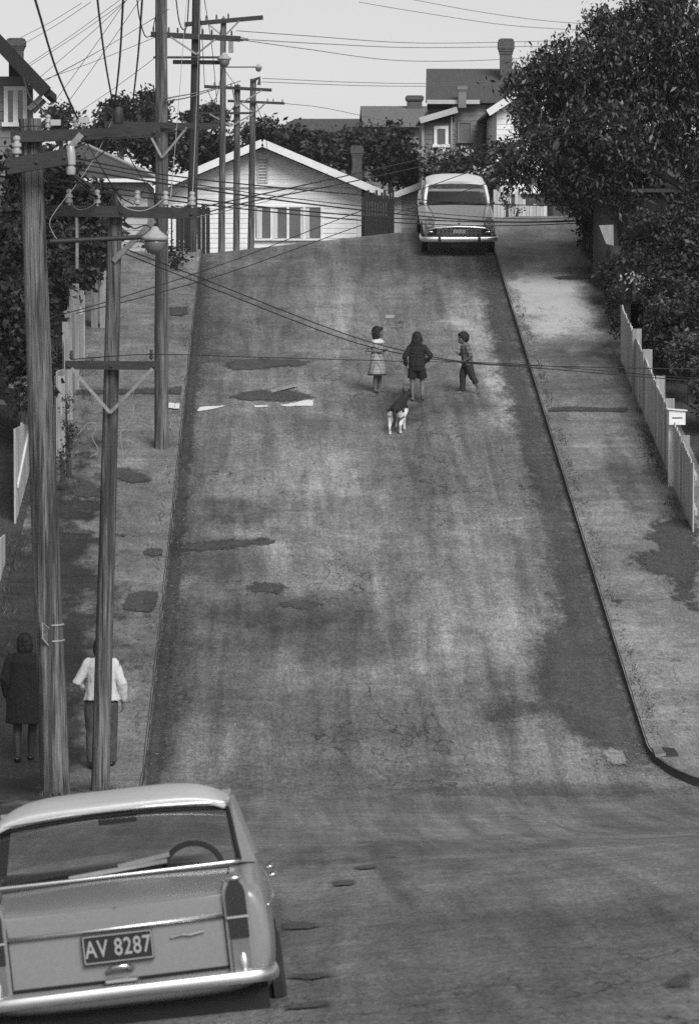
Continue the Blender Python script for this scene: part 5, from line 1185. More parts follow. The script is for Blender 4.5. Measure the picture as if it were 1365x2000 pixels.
hm = rz(-6); hc = (0, .03, 1.15); head(bm, hc, 1.0, hm)
capsule(bm, [(-.14, .01, .98), (-.225, -.05, .80), (-.20, .02, .66)], [.036, .03, .024]); hand(bm, (-.20, .02, .655), (.1, .25, -.9), (.9, .1, .1), .12, .6, -1)
capsule(bm, [(.14, .01, .98), (.25, -.06, .83), (.17, .05, .72)], [.036, .03, .024]); hand(bm, (.17, .05, .715), (-.35, .6, -.6), (-.8, 0, .4), .12, .6, 1)
remeshed('body', bm, MT['skin'], p, .0062, 2); face_bits(p, hc, 1.0, hm)
bm = B(); tube(bm, [(0, .01, 1.055), (0, .01, 1.02), (0, 0, .95), (0, 0, .82), (0, 0, .68), (0, 0, .625)], [(.055, .05), (.135, .085), (.16, .11), (.15, .115), (.155, .125), (.15, .12)], 16, ref=(1, 0, 0))
capsule(bm, [(-.13, .01, .985), (-.228, -.05, .80), (-.205, .01, .685)], [.055, .05, .042]); capsule(bm, [(.13, .01, .985), (.255, -.062, .83), (.185, .035, .735)], [.055, .05, .042])
remeshed('jacket', bm, M_JACKET, p, .008, 2, (.009, 14, .5))
bm = B(); tube(bm, [(0, 0, .70), (0, 0, .62), (0, 0, .55)], [(.135, .11), (.145, .12), (.14, .115)], 14, ref=(1, 0, 0))
tube(bm, [(-.075, 0, .60), (-.085, .012, .42)], [.088, .092], 12); tube(bm, [(.075, 0, .60), (.097, .035, .42)], [.088, .092], 12)
remeshed('shorts', bm, M_SHORTS, p, .008, 1, (.009, 14, .5))
bm = B()
for c_, r_ in (((0, -.026, .035), (.092, .100, .092)), ((0, -.055, -.01), (.096, .066, .10)), ((0, -.07, -.07), (.10, .055, .12)), ((.045, -.075, -.13), (.075, .04, .09)), ((-.05, -.07, -.12), (.075, .04, .09)), ((.08, -.06, -.16), (.04, .035, .06)), ((.07, 0, -.03), (.03, .06, .09)), ((-.07, 0, -.03), (.03, .06, .09))):
    ell(bm, (Matrix.Translation(hc) @ hm) @ Vector(c_), r_, hm)
remeshed('hair', bm, MT['hair'], p, .007, 3, (.010, 38, .22))

# --- boy in checked shirt and dark trousers
g = G(913, 769); p = thing('person', 'short-haired child in checked shirt and dark trousers striding in profile', 'person', g, (0, 0, R(100)), 'children walking up the street with a dog')
bm = B()
tube(bm, [(.06, 0, .56), (.062, .06, .43), (.06, .085, .31), (.06, .08, .19), (.06, .085, .07), (.06, .085, .02)], [.07, .056, .044, .042, .028, .03], 10); capsule(bm, [(.06, .06, .028), (.06, .13, .026), (.065, .19, .018)], [.027, .028, .02])
tube(bm, [(-.06, 0, .56), (-.065, -.03, .43), (-.07, -.075, .31), (-.07, -.15, .20), (-.07, -.19, .10), (-.07, -.19, .085)], [.07, .056, .044, .042, .028, .028], 10); capsule(bm, [(-.07, -.20, .09), (-.07, -.17, .03), (-.072, -.12, -.01)], [.026, .028, .02])
tube(bm, [(0, 0, .50), (0, .0, .60), (0, .025, .72), (0, .045, .84), (0, .055, .90), (0, .06, .93), (0, .075, .98)], [(.105, .085), (.11, .09), (.105, .085), (.12, .085), (.10, .06), (.04, .04), (.038, .038)], 14, ref=(1, 0, 0))
hm = rz(6); hc = (0, .095, 1.03); head(bm, hc, 1.0, hm)
capsule(bm, [(-.125, .045, .86), (-.165, -.02, .70), (-.12, .09, .61)], [.034, .029, .023]); hand(bm, (-.12, .09, .605), (.3, .6, -.6), (.8, -.2, .3), .11, .6, -1)
capsule(bm, [(.125, .045, .86), (.155, .06, .71), (.05, .17, .74)], [.034, .029, .023]); hand(bm, (.05, .17, .74), (-.5, .7, .3), (-.6, -.5, .4), .11, .7, 1)
remeshed('body', bm, MT['skin'], p, .0062, 2); face_bits(p, hc, 1.0, hm)
bm = B(); tube(bm, [(0, .055, .935), (0, .05, .90), (0, .04, .84), (0, .025, .72), (0, .0, .60), (0, -.005, .54)], [(.05, .048), (.125, .08), (.142, .102), (.125, .102), (.125, .108), (.125, .108)], 16, ref=(1, 0, 0))
capsule(bm, [(-.115, .045, .865), (-.168, -.02, .70), (-.14, .045, .645)], [.05, .044, .036]); capsule(bm, [(.115, .045, .865), (.158, .06, .715), (.09, .13, .735)], [.05, .044, .036])
remeshed('shirt', bm, M_CHECK, p, .008, 2, (.009, 14, .5))
bm = B(); tube(bm, [(0, 0, .62), (0, 0, .55), (0, 0, .49)], [(.118, .10), (.125, .11), (.12, .105)], 14, ref=(1, 0, 0))
tube(bm, [(.06, 0, .54), (.063, .06, .43), (.06, .085, .31), (.06, .08, .19), (.06, .082, .055)], [.085, .075, .06, .056, .052], 12); tube(bm, [(-.06, 0, .54), (-.066, -.03, .43), (-.07, -.075, .31), (-.07, -.145, .205)], [.085, .075, .064, .062], 12)
remeshed('trousers', bm, M_TROUS, p, .008, 1, (.009, 14, .5))
bm = B()
for c_, r_ in (((0, -.020, .042), (.091, .104, .088)), ((0, -.05, 0), (.086, .066, .085)), ((0, .05, .068), (.072, .046, .036)), ((.07, -.01, .02), (.026, .05, .05)), ((-.07, -.01, .02), (.026, .05, .05))):
    ell(bm, (Matrix.Translation(hc) @ hm) @ Vector(c_), r_, hm)
remeshed('hair', bm, MT['hair'], p, .007, 3, (.010, 38, .22))

# --- adult in white cardigan behind the slender pole
g = G(199, 1500); p = thing('person', 'adult in white cardigan and grey trousers walking away, half hidden by the slender pole', 'person', g, (0, 0, R(-3)), 'adults walking up the footpath')
bm = B()
tube(bm, [(-.10, 0, .86), (-.115, .0, .66), (-.115, .015, .47), (-.12, -.02, .30), (-.11, -.05, .10), (-.11, -.05, .04)], [.10, .085, .062, .058, .04, .04], 12)
tube(bm, [(.10, 0, .86), (.11, .06, .66), (.11, .11, .47), (.11, .12, .30), (.11, .15, .10), (.11, .15, .04)], [.10, .085, .062, .058, .04, .04], 12)
tube(bm, [(0, 0, .78), (0, 0, .92), (0, 0, 1.08), (0, .01, 1.26), (0, .01, 1.36), (0, .01, 1.42), (0, .02, 1.48)], [(.165, .12), (.17, .125), (.13, .10), (.165, .11), (.15, .08), (.055, .055), (.05, .052)], 16, ref=(1, 0, 0))
hm = rz(0); hc = (0, .035, 1.545); head(bm, hc, 1.08, hm)
capsule(bm, [(-.19, .01, 1.33), (-.295, -.05, 1.09), (-.225, .13, .99)], [.05, .042, .032]); hand(bm, (-.225, .13, .99), (.35, .8, -.2), (.6, -.2, -.6), .17, .7, -1)
capsule(bm, [(.19, .01, 1.33), (.265, -.03, 1.08), (.275, .05, .84)], [.05, .042, .032]); hand(bm, (.275, .05, .835), (-.05, .15, -1), (-1, .1, 0), .175, .5, 1)
remeshed('body', bm, MT['skin'], p, .0085, 2); face_bits(p, hc, 1.08, hm)
bm = B(); tube(bm, [(0, .01, 1.425), (0, .01, 1.385), (0, .005, 1.30), (0, 0, 1.10), (0, -.005, .95), (0, -.01, .865)], [(.075, .07), (.155, .095), (.20, .135), (.185, .14), (.21, .155), (.235, .165)], 20, ref=(1, 0, 0))
capsule(bm, [(-.165, .01, 1.335), (-.30, -.05, 1.09), (-.25, .075, 1.015)], [.07, .066, .055]); capsule(bm, [(.165, .01, 1.335), (.27, -.03, 1.08), (.277, .035, .885)], [.07, .064, .052])
remeshed('cardigan', bm, M_CARD, p, .010, 2, (.011, 11, .5))
bm = B(); tube(bm, [(0, 0, .95), (0, 0, .86), (0, 0, .77)], [(.17, .13), (.185, .14), (.175, .135)], 16, ref=(1, 0, 0))
tube(bm, [(-.10, 0, .84), (-.118, .0, .66), (-.118, .015, .47), (-.122, -.02, .30), (-.112, -.05, .07)], [.115, .10, .082, .075, .068], 14); tube(bm, [(.10, 0, .84), (.112, .06, .66), (.112, .11, .47), (.112, .12, .30), (.112, .15, .07)], [.115, .10, .082, .075, .068], 14)
remeshed('trousers', bm, M_TROUS2, p, .010, 1, (.009, 14, .5))
for s, y in ((-1, -.05), (1, .15)):
    bm = B(); capsule(bm, [(s*.112, y-.05, .045), (s*.115, y+.06, .045), (s*.12, y+.16, .032)], [.043, .045, .032]); obj('shoe', bm, M_SHOE, p, world=False, smooth=True)
bm = B()
for c_, r_ in (((0, -.024, .036), (.098, .108, .10)), ((0, -.05, -.01), (.10, .076, .10)), ((0, -.06, -.05), (.10, .064, .09)), ((.07, -.01, -.03), (.036, .06, .085)), ((-.07, -.01, -.03), (.036, .06, .085))):
    ell(bm, Vector(hc)+Vector(c_), r_)
remeshed('hair', bm, MT['hair'], p, .007, 3, (.010, 38, .22))

# --- adult in dark overcoat, at the edge of the picture
g = G(50, 1487); p = thing('person', 'adult in a long dark overcoat walking away beside the thick pole', 'person', g, (0, 0, R(-6)), 'adults walking up the footpath')
bm = B()
tube(bm, [(-.09, 0, .84), (-.10, .01, .60), (-.10, .015, .46), (-.10, -.03, .30), (-.085, -.07, .10), (-.085, -.07, .04)], [.10, .08, .060, .058, .036, .038], 12)
tube(bm, [(.09, 0, .84), (.09, .06, .60), (.085, .09, .46), (.07, .09, .30), (.055, .10, .10), (.055, .10, .04)], [.10, .08, .060, .058, .036, .038], 12)
tube(bm, [(0, 0, .76), (0, 0, .92), (0, 0, 1.08), (0, .01, 1.24), (0, .01, 1.33), (0, .01, 1.40), (0, .02, 1.46)], [(.165, .12), (.17, .125), (.14, .11), (.17, .115), (.15, .08), (.055, .055), (.05, .052)], 16, ref=(1, 0, 0))
hm = rz(8); hc = (0, .03, 1.52); head(bm, hc, 1.05, hm)
capsule(bm, [(-.19, .01, 1.31), (-.25, -.03, 1.06), (-.24, .05, .82)], [.05, .042, .032]); hand(bm, (-.24, .05, .815), (.05, .2, -1), (1, .1, 0), .17, .5, -1)
capsule(bm, [(.19, .01, 1.31), (.255, -.03, 1.06), (.24, .06, .84)], [.05, .042, .032]); hand(bm, (.24, .06, .835), (-.05, .2, -1), (-1, .1, 0), .17, .5, 1)
remeshed('body', bm, mat('dark_stockinged_skin', .03, .6, .15, 9), p, .0085, 2); face_bits(p, hc, 1.05, hm)
bm = B(); tube(bm, [(0, .01, 1.415), (0, .01, 1.37), (0, .005, 1.28), (0, 0, 1.06), (0, 0, .86), (0, 0, .50)], [(.085, .08), (.17, .105), (.215, .145), (.20, .15), (.225, .175), (.255, .20)], 20, ref=(1, 0, 0))
capsule(bm, [(-.17, .01, 1.315), (-.252, -.03, 1.06), (-.243, .04, .86)], [.078, .07, .058]); capsule(bm, [(.17, .01, 1.315), (.258, -.03, 1.06), (.243, .05, .88)], [.078, .07, .058])
remeshed('overcoat', bm, M_COAT, p, .010, 2, (.011, 11, .5))
for x, y in ((-.087, -.07), (.056, .10)):
    bm = B(); capsule(bm, [(x, y-.045, .04), (x, y+.06, .04), (x, y+.15, .03)], [.040, .042, .03]); obj('shoe', bm, M_SHOE, p, world=False, smooth=True)
bm = B()
for c_, r_ in (((0, -.020, .036), (.102, .112, .10)), ((0, -.05, -.01), (.104, .078, .10)), ((0, -.06, -.06), (.102, .064, .095)), ((.07, -.01, -.04), (.036, .06, .09)), ((-.07, -.01, -.04), (.036, .06, .09))):
    ell(bm, Vector(hc)+Vector(c_), r_)
remeshed('hair', bm, MT['hair'], p, .007, 3, (.010, 38, .22))

# --- dog
g = G(777, 842)
dm = bpy.data.materials.new('black_and_white_coat'); dm.use_nodes = True; n = dm.node_tree.nodes; l = dm.node_tree.links; b = n['Principled BSDF']; b.inputs['Roughness'].default_value = .8
tc = n.new('ShaderNodeTexCoord'); sx = n.new('ShaderNodeSeparateXYZ'); l.new(tc.outputs['Object'], sx.inputs[0])
def mth(o, x, y):
    k = n.new('ShaderNodeMath'); k.operation = o
    for i, v in enumerate((x, y)):
        if isinstance(v, (int, float)): k.inputs[i].default_value = v
        else: l.new(v, k.inputs[i])
    return k.outputs[0]
nz = n.new('ShaderNodeTexNoise'); nz.inputs['Scale'].default_value = 9; nz.inputs['Detail'].default_value = 3; l.new(tc.outputs['Object'], nz.inputs[0])
h = mth('ADD', mth('SUBTRACT', sx.outputs[2], mth('MULTIPLY', sx.outputs[1], .19)), mth('MULTIPLY', mth('SUBTRACT', nz.outputs[0], .5), .18))
rp = n.new('ShaderNodeMapRange'); rp.inputs[1].default_value = .375; rp.inputs[2].default_value = .395; rp.inputs[3].default_value = .62; rp.inputs[4].default_value = .014; l.new(h, rp.inputs[0]); l.new(rp.outputs[0], b.inputs['Base Color'])
dg = thing('dog', 'black and white dog trotting uphill behind the children, seen from the rear', 'dog', g, (0, 0, R(-13)))
def sh(pts): return [(x, y, z+.19*y) for x, y, z in pts]
bm = B()
tube(bm, sh([(0, -.285, .40), (0, -.26, .43), (0, -.20, .44), (0, -.05, .42), (0, .10, .415), (.005, .22, .42), (.02, .29, .455), (.045, .345, .505), (.065, .39, .54)]), [(.04, .05), (.085, .085), (.10, .105), (.098, .11), (.11, .13), (.105, .13), (.085, .10), (.068, .08), (.06, .065)], 14, ref=(1, 0, 0))
ell(bm, sh([(.08, .42, .565)])[0], (.068, .085, .066)); capsule(bm, sh([(.095, .48, .55), (.12, .56, .52)]), [.042, .030])
for s in (1, -1):
    tube(bm, sh([(.075+s*.045, .39, .605), (.075+s*.06, .385, .66), (.075+s*.07, .40, .69)]), [(.03, .012), (.022, .01), (.004, .004)], 8)
    o = .05*s
    tube(bm, sh([(s*.07, -.20, .42), (s*.09, -.19, .33), (s*.095, -.13+o, .255), (s*.09, -.22+o, .19), (s*.085, -.285+o, .145), (s*.085, -.265+o, .07), (s*.085, -.25+o, .03)]), [.085, .075, .052, .036, .026, .023, .026], 10); capsule(bm, sh([(s*.085, -.255+o, .022), (s*.085, -.205+o, .018)]), [.026, .022])
    o = -.08*s
    tube(bm, sh([(s*.075, .20, .40), (s*.09, .20, .32), (s*.092, .15+o, .235), (s*.09, .19+o, .12), (s*.09, .19+o, .04)]), [.07, .055, .036, .026, .026], 10); capsule(bm, sh([(s*.09, .19+o, .022), (s*.09, .235+o, .018)]), [.026, .022])
db = remeshed('body', bm, dm, dg, .0065, 2, (.007, 30, .6))
bm = B(); capsule(bm, sh([(0, -.27, .45), (.0, -.33, .40), (.01, -.345, .30), (.0, -.335, .20)]), [.028, .03, .028, .014]); obj('tail', bm, M_JACKET, dg, world=False, smooth=True)
# ================================================================= CARS
def car_frame(origin, fwd, right):
    f = Vector(fwd).normalized(); r = Vector(right); r = (r-f*r.dot(f)).normalized(); u = r.cross(f)
    M_ = Matrix((r, f, u)).transposed(); return M_.to_euler()
def paint(name, col, var=.06):
    return mat(name, col, .32, var, 1.4, coat=.5, spec=.5, fine=.05, fscale=40)
def loft_body(name, rows, m, parent, lev=2):
    """rows: (y, [half profile points (x, z) or (x, z, dy)] from bottom centre to top centre)"""
    bm = B(); R_ = []
    for y, pr in rows:
        pr = [(p[0], p[1], p[2] if len(p) > 2 else 0) for p in pr]
        ring = [bm.verts.new((x, y+dy, z)) for x, z, dy in pr]+[bm.verts.new((-x, y+dy, z)) for x, z, dy in pr[-2:0:-1]]
        R_.append(ring)
    k = len(R_[0]); h = len(rows[0][1])
    for a, b2 in zip(R_[:-1], R_[1:]):
        for i in range(k): bm.faces.new([a[i], a[(i+1) % k], b2[(i+1) % k], b2[i]])
    for ring, fl in ((R_[0], 1), (R_[-1], 0)):
        for i in range(0, h-1):
            a, b2 = ring[i], ring[i+1]; a2, b3 = ring[-i % k], ring[-(i+1) % k]
            vs = []
            for v in (a, b2, b3, a2):
                if v not in vs: vs.append(v)
            if len(vs) > 2: bm.faces.new(vs if fl else vs[::-1])
    o = obj(name, bm, m, parent, world=False, smooth=True)
    s = o.modifiers.new('s', 'SUBSURF'); s.levels = lev; s.render_levels = lev
    return o
def roof_shell(name, m, parent, y0, y1, hw, ze, crown, fr=.06, rr=.05, ex=4., n=20, ny=16, hw1=None):
    bm = B(); V = []
    for j in range(ny+1):
        t = j/ny; y = y0+(y1-y0)*t; row = []
        w_ = hw+((hw1 or hw)-hw)*t; w_ *= 1-.04*abs(2*t-1)**3
        prof = math.sin(math.pi*min(1, max(0, .12+.76*t)))**.6
        for i in range(n+1):
            u = -1+2*i/n; s = math.copysign(abs(u)**.8, u)
            z = ze+crown*(1-abs(s)**ex)*prof
            row.append(bm.verts.new((s*w_, y+ (rr*(1-s*s) if j == 0 else 0)*-1 + (fr*(1-s*s) if j == ny else 0), z)))
        V.append(row)
    for j in range(ny):
        for i in range(n): bm.faces.new([V[j][i], V[j][i+1], V[j+1][i+1], V[j+1][i]])
    o = obj(name, bm, m, parent, world=False, smooth=True); md = o.modifiers.new('t', 'SOLIDIFY'); md.thickness = .035; md.offset = -1
    bv = o.modifiers.new('b', 'BEVEL'); bv.width = .010; bv.segments = 2
    return o
def quad_solid(bm, a, b2, c, d, th):
    a, b2, c, d = map(Vector, (a, b2, c, d)); nrm = (b2-a).cross(d-a).normalized()*th
    t = [bm.verts.new(p) for p in (a, b2, c, d)]; q = [bm.verts.new(p-nrm) for p in (a, b2, c, d)]
    bm.faces.new(t); bm.faces.new(q[::-1])
    for i in range(4): bm.faces.new([t[i], q[i], q[(i+1) % 4], t[(i+1) % 4]])
def pane(name, parent, bl, br, tr_, tl, bow=.04, nx=12, nz=4, bowz=.0, m='glass'):
    """curved glass pane between four corners"""
    bl, br, tr_, tl = map(Vector, (bl, br, tr_, tl)); bm = B(); V = []
    nrm = (br-bl).cross(tl-bl).normalized()
    for j in range(nz+1):
        row = []
        for i in range(nx+1):
            s, t = i/nx, j/nz; p = bl.lerp(br, s).lerp(tl.lerp(tr_, s), t)+nrm*bow*(1-(2*s-1)**2); p.z += bowz*t*(1-(2*s-1)**2)
            row.append(bm.verts.new(p))
        V.append(row)
    for j in range(nz):
        for i in range(nx): bm.faces.new([V[j][i], V[j][i+1], V[j+1][i+1], V[j+1][i]])
    return obj(name, bm, MT[m], parent, world=False, smooth=True)
def wheel(parent, x, y, r, side, wd=.15, hub=True):
    M_ = Matrix.Translation((x, y, r)) @ Matrix.Rotation(math.pi/2, 4, 'Y')
    bm = B(); a = wd/2; lathe(bm, [(r*.62, -a), (r*.93, -a*.95), (r, -a*.6), (r, a*.6), (r*.93, a*.95), (r*.62, a)], M_, 28); t = obj('wheel', bm, MT['rubber'], parent, world=False, smooth=True, angle=40)
    bm = B(); s = side; lathe(bm, [(r*.64, s*a*.5), (r*.63, s*a*.9), (r*.5, s*a*.7), (r*.34, s*a*.95), (r*.12, s*a*1.05)], M_, 24); obj('hubcap', bm, MT['chrome'], t, world=False, smooth=True)
def text_mesh(s, name, m, parent, size, M_, ext=.002):
    cu = bpy.data.curves.new(name, 'FONT'); cu.body = s; cu.size = size; cu.align_x = 'CENTER'; cu.align_y = 'CENTER'; cu.extrude = ext; cu.space_character = 1.08; cu.offset = size*.012
    t = bpy.data.objects.new(name, cu); C.objects.link(t); dg = bpy.context.evaluated_depsgraph_get(); me = bpy.data.meshes.new_from_object(t.evaluated_get(dg)); bpy.data.objects.remove(t)
    me.transform(M_); me.name = name; me.materials.clear(); return link(name, me, m, parent)
def arch(parent, x, y, r, side):
    bm = B(); n = 18; c = [bm.verts.new((x, y+r*math.cos(math.pi*i/n), .30+r*math.sin(math.pi*i/n))) for i in range(n+1)]; c += [bm.verts.new((x, y-r, .2)), bm.verts.new((x, y+r, .2))]
    bm.faces.new(c); r_ = bmesh.ops.extrude_face_region(bm, geom=bm.faces[:]); bmesh.ops.translate(bm, verts=[e for e in r_['geom'] if isinstance(e, bmesh.types.BMVert)], vec=(-side*.05, 0, 0)); obj('wheel_arch', bm, MT['blackmetal'], parent, world=False)

M_CAR1 = paint('pale_grey_car_paint', .235); M_CAR1R = paint('sky_whitened_roof_paint', .62); M_LENS = mat('dark_lamp_lens', .016, .12, .1, 9, coat=.8)  # near roof: same grey paint, whitened to carry the sky light on it
M_POL = mat('polished_chrome', .55, .06, .04, 3, metal=1.); M_PLATE = mat('black_number_plate', .012, .4, .2, 9); M_DIGIT = mat('silver_plate_lettering', .34, .5, .06, 9); M_INT = mat('grey_interior_trim', .26, .8, .2, 5)

# ---------------- near car: rear end toward the camera, nose down the dip of the road
pc = P(231, 1850, 19.0)
yaw = R(1.2); fwd = Vector((-math.sin(yaw), math.cos(yaw), -.092)); right = Vector((math.cos(yaw), math.sin(yaw), .112))
eu = car_frame(None, fwd, right); RM = eu.to_matrix()
org = pc-RM @ Vector((0, -.02, .685))
nc = thing('car', 'pale grey saloon seen from the rear, plate AV 8287, tall upright tail lamps', 'car', org, eu, 'parked cars')
def row(zb, ws, wm, zm, wsh, zsh, wf, zf, wi, zi, zd, zc, zd2=None, xd=.34):
    return [(0, zb), (ws*.86, zb), (ws, zb+.07), (wm, zm), (wsh, zsh), (wf, zf), (wi, zi), (xd, zd), (0, zc)]
cab = lambda w_, zf: [(0, .20), (.66, .20), (.77, .27), (.815, .55), (.80, .80), (.755, zf), (.69, zf-.005), (.64, .50), (0, .50)]
rows = [(0.0, row(.40, .70, .745, .52, .745, .74, .70, .885, .58, .885, .865, .87)), (.012, row(.39, .715, .765, .52, .768, .76, .715, .91, .585, .893, .88, .885)),
        (.08, row(.37, .74, .79, .53, .79, .78, .735, .945, .60, .905, .898, .905)), (.40, row(.30, .76, .805, .55, .80, .80, .745, .965, .61, .93, .935, .945)),
        (.90, row(.20, .77, .81, .55, .80, .81, .755, .975, .66, .965, .975, .985)), (1.18, row(.20, .77, .815, .55, .80, .81, .755, .975, .68, .968, .975, .98)), (1.24, [(0, .20), (.66, .20), (.77, .27), (.815, .55), (.80, .80), (.755, .972), (.69, .966), (.64, .96), (0, .965)]),
        (1.27, cab(.8, .97)), (1.9, cab(.8, .97)), (2.7, cab(.8, .965)), (2.88, cab(.8, .965)), (2.92, [(0, .20), (.66, .20), (.77, .27), (.81, .55), (.80, .80), (.75, .965), (.68, .96), (.55, .95), (0, .965)]),
        (3.1, row(.20, .76, .81, .55, .80, .80, .74, .955, .62, .95, .95, .97)), (3.7, row(.20, .75, .80, .55, .79, .78, .73, .93, .60, .91, .91, .93)), (4.25, row(.22, .74, .79, .54, .775, .75, .72, .88, .58, .85, .85, .87)), (4.36, row(.27, .71, .76, .52, .75, .72, .69, .84, .55, .80, .80, .82)), (4.38, row(.30, .69, .74, .52, .73, .70, .66, .80, .53, .77, .77, .78))]
loft_body('body', rows, M_CAR1, nc)
roof_shell('roof', M_CAR1R, nc, 1.20, 2.72, .655, 1.295, .115, fr=.05, rr=.05, ex=5.)
bm = B()
for s in (1, -1):
    q = [(s*.668, 1.00, .985), (s*.752, 1.20, .965), (s*.655, 1.62, 1.30), (s*.632, 1.25, 1.285)]
    quad_solid(bm, *(q if s > 0 else q[::-1]), .03)
    c = obj('rear_pillar', bm, M_CAR1, nc, world=False); bm = B()
    beam(bm, (s*.745, 2.0, .96), (s*.65, 2.02, 1.30), .05, .05); obj('door_pillar', bm, M_CAR1, nc, world=False); bm = B()
    beam(bm, (s*.72, 3.0, .955), (s*.635, 2.66, 1.30), .055, .05); obj('front_pillar', bm, M_CAR1, nc, world=False); bm = B()
bm.free()
rw = pane('rear_window', nc, (-.655, .985, .992), (.655, .985, .992), (.622, 1.245, 1.268), (-.622, 1.245, 1.268), .05, 16, 4, .035)
bm = B(); fr = []
N = 24
for i in range(N+1): s = -1+2*i/N; fr.append((s*.664, .975-.05*(1-s*s), .992))
tube(bm, fr, .011, 6); obj('window_trim', bm, MT['satin'], rw, world=False, smooth=True)
bm = B(); tp = [(.664, .978, 1.0), (.632, 1.235, 1.262)]+[(.632*(1-2*i/N), 1.238-.05*(1-(1-2*i/N)**2), 1.268+.035*(1-(1-2*i/N)**2)) for i in range(N+1)]+[(-.664, .978, 1.0)]
tube(bm, tp, .012, 6); obj('rubber_seal', bm, MT['blackmetal'], rw, world=False, smooth=True)
bm = B(); tp = [(.648*(1-2*i/N), 1.212-.05*(1-(1-2*i/N)**2), 1.298+.032*(1-(1-2*i/N)**2)) for i in range(N+1)]; tube(bm, tp, .009, 6); obj('roof_trim', bm, MT['satin'], nc, world=False, smooth=True)
pane('windscreen', nc, (.69, 3.0, .965), (-.69, 3.0, .965), (-.62, 2.68, 1.29), (.62, 2.68, 1.29), .06, 12, 4, .03)
for s in (1, -1):
    q = [(s*.748, 1.25, .968), (s*.748, 2.0, .968), (s*.648, 2.0, 1.295), (s*.648, 1.62, 1.295)]; pane('side_window', nc, *(q if s > 0 else (q[1], q[0], q[3], q[2])), .0, 2, 2)
    q = [(s*.748, 2.0, .968), (s*.725, 2.98, .962), (s*.638, 2.66, 1.295), (s*.648, 2.02, 1.295)]; pane('side_window', nc, *(q if s > 0 else (q[1], q[0], q[3], q[2])), .0, 2, 2)
# inside: seats, shelf, wheel, mirror
bm = B(); box(bm, -.62, .62, 1.28, 1.42, .45, .86); obj('rear_seat', bm, MT['cloth_dark'], nc, world=False); bm = B(); box(bm, -.62, .62, 2.12, 2.26, .45, .84); obj('front_seat', bm, M_INT, nc, world=False)
bm = B(); box(bm, -.68, .68, 2.80, 2.90, .6, .945); obj('dashboard', bm, M_INT, nc, world=False)
bm = B(); cx, cy, cz = .40, 2.58, .87; r = .172; pts = [(cx+r*math.cos(a), cy+.30*r*math.sin(a), cz+.95*r*math.sin(a)) for a in [2*math.pi*i/28 for i in range(29)]]; tube(bm, pts, .017, 8)
tube(bm, [(cx, cy, cz), (cx, cy+.28, cz-.12)], .02, 8); tube(bm, [(cx-r, cy, cz), (cx, cy+.03, cz-.02), (cx+r, cy, cz)], .010, 6); obj('steering_wheel', bm, MT['blackmetal'], nc, world=False, smooth=True)
bm = B(); box(bm, -.11, .11, 2.60, 2.62, 1.195, 1.25); obj('interior_mirror', bm, MT['blackmetal'], nc, world=False)
# tail end
for s in (1, -1):
    def stad(x0, x1, z0, z1, y0, y1, m, nm, par, rt=True, tap=0.):
        bm = B(); xc = (x0+x1)/2; hw = (x1-x0)/2; out = [(x0+tap, z0), (x1-tap, z0)]
        if rt: out += [(xc+hw*math.cos(a), z1-hw*1.5+hw*1.5*math.sin(a)) for a in [math.pi*i/14 for i in range(15)]]
        else: out += [(x1, z1), (x0, z1)]
        f = bm.faces.new([bm.verts.new((s*x, y1, z)) for x, z in out]); r_ = bmesh.ops.extrude_face_region(bm, geom=[f]); vs = [e for e in r_['geom'] if isinstance(e, bmesh.types.BMVert)]
        for v in vs: v.co.y = y0; v.co.x = s*(xc+(abs(v.co.x)-xc)*.9)
        return obj(nm, bm, m, par, world=False, smooth=True, angle=35)
    tl = stad(.545, .688, .455, .985, -.028, .10, M_CAR1, 'tail_lamp', nc)
    stad(.562, .671, .775, .955, -.050, .0, M_LENS, 'lens', tl); stad(.563, .670, .665, .762, -.046, .0, M_LENS, 'reflector', tl, False)
    stad(.568, .665, .47, .655, -.050, .0, M_POL, 'lamp_housing', tl, False)
    bm = B(); ell(bm, (s*.622, -.050, .535), (.022, .012, .055)); obj('reversing_lamp', bm, MT['satin'], tl, world=False, smooth=True)
    bm = B(); box(bm, s*.616-.055, s*.616+.055, -.052, -.04, .763, .774); obj('lamp_trim', bm, MT['chrome'], tl, world=False)
    bm = B(); ell(bm, (s*.616, -.02, .963), (.045, .035, .022)); obj('lamp_cap', bm, MT['chrome'], tl, world=False, smooth=True)
bm = B(); tube(bm, [(-.555, -.012, .782), (0, -.016, .780), (.555, -.012, .782)], .011, 8); obj('boot_trim', bm, MT['satin'], nc, world=False, smooth=True)
bm = B(); tube(bm, [(-.57, -.005, .520), (0, -.008, .518), (.57, -.005, .520)], .008, 6); obj('panel_gap', bm, MT['blackmetal'], nc, world=False)
for s in (1, -1):
    bm = B(); tube(bm, [(s*.548, -.004, .53), (s*.548, -.004, .80), (s*.556, .012, .885), (s*.572, .10, .912), (s*.59, .40, .944), (s*.60, .80, .972)], .003, 6); obj('panel_gap', bm, MT['blackmetal'], nc, world=False)
bm = B(); tube(bm, [(-.60, .80, .974), (-.3, .84, .982), (0, .85, .985), (.3, .84, .982), (.60, .80, .974)], .003, 6); obj('panel_gap', bm, MT['blackmetal'], nc, world=False)
bm = B(); box(bm, -.178, .178, -.030, -.002, .612, .758); pl = obj('number_plate', bm, M_PLATE, nc, world=False)
text_mesh('AV 8287', 'lettering', M_DIGIT, pl, .110, Matrix.Translation((0, -.034, .684)) @ Matrix.Rotation(math.pi/2, 4, 'X') @ Matrix.Diagonal((.80, 1.1, 1, 1)))
bm = B()
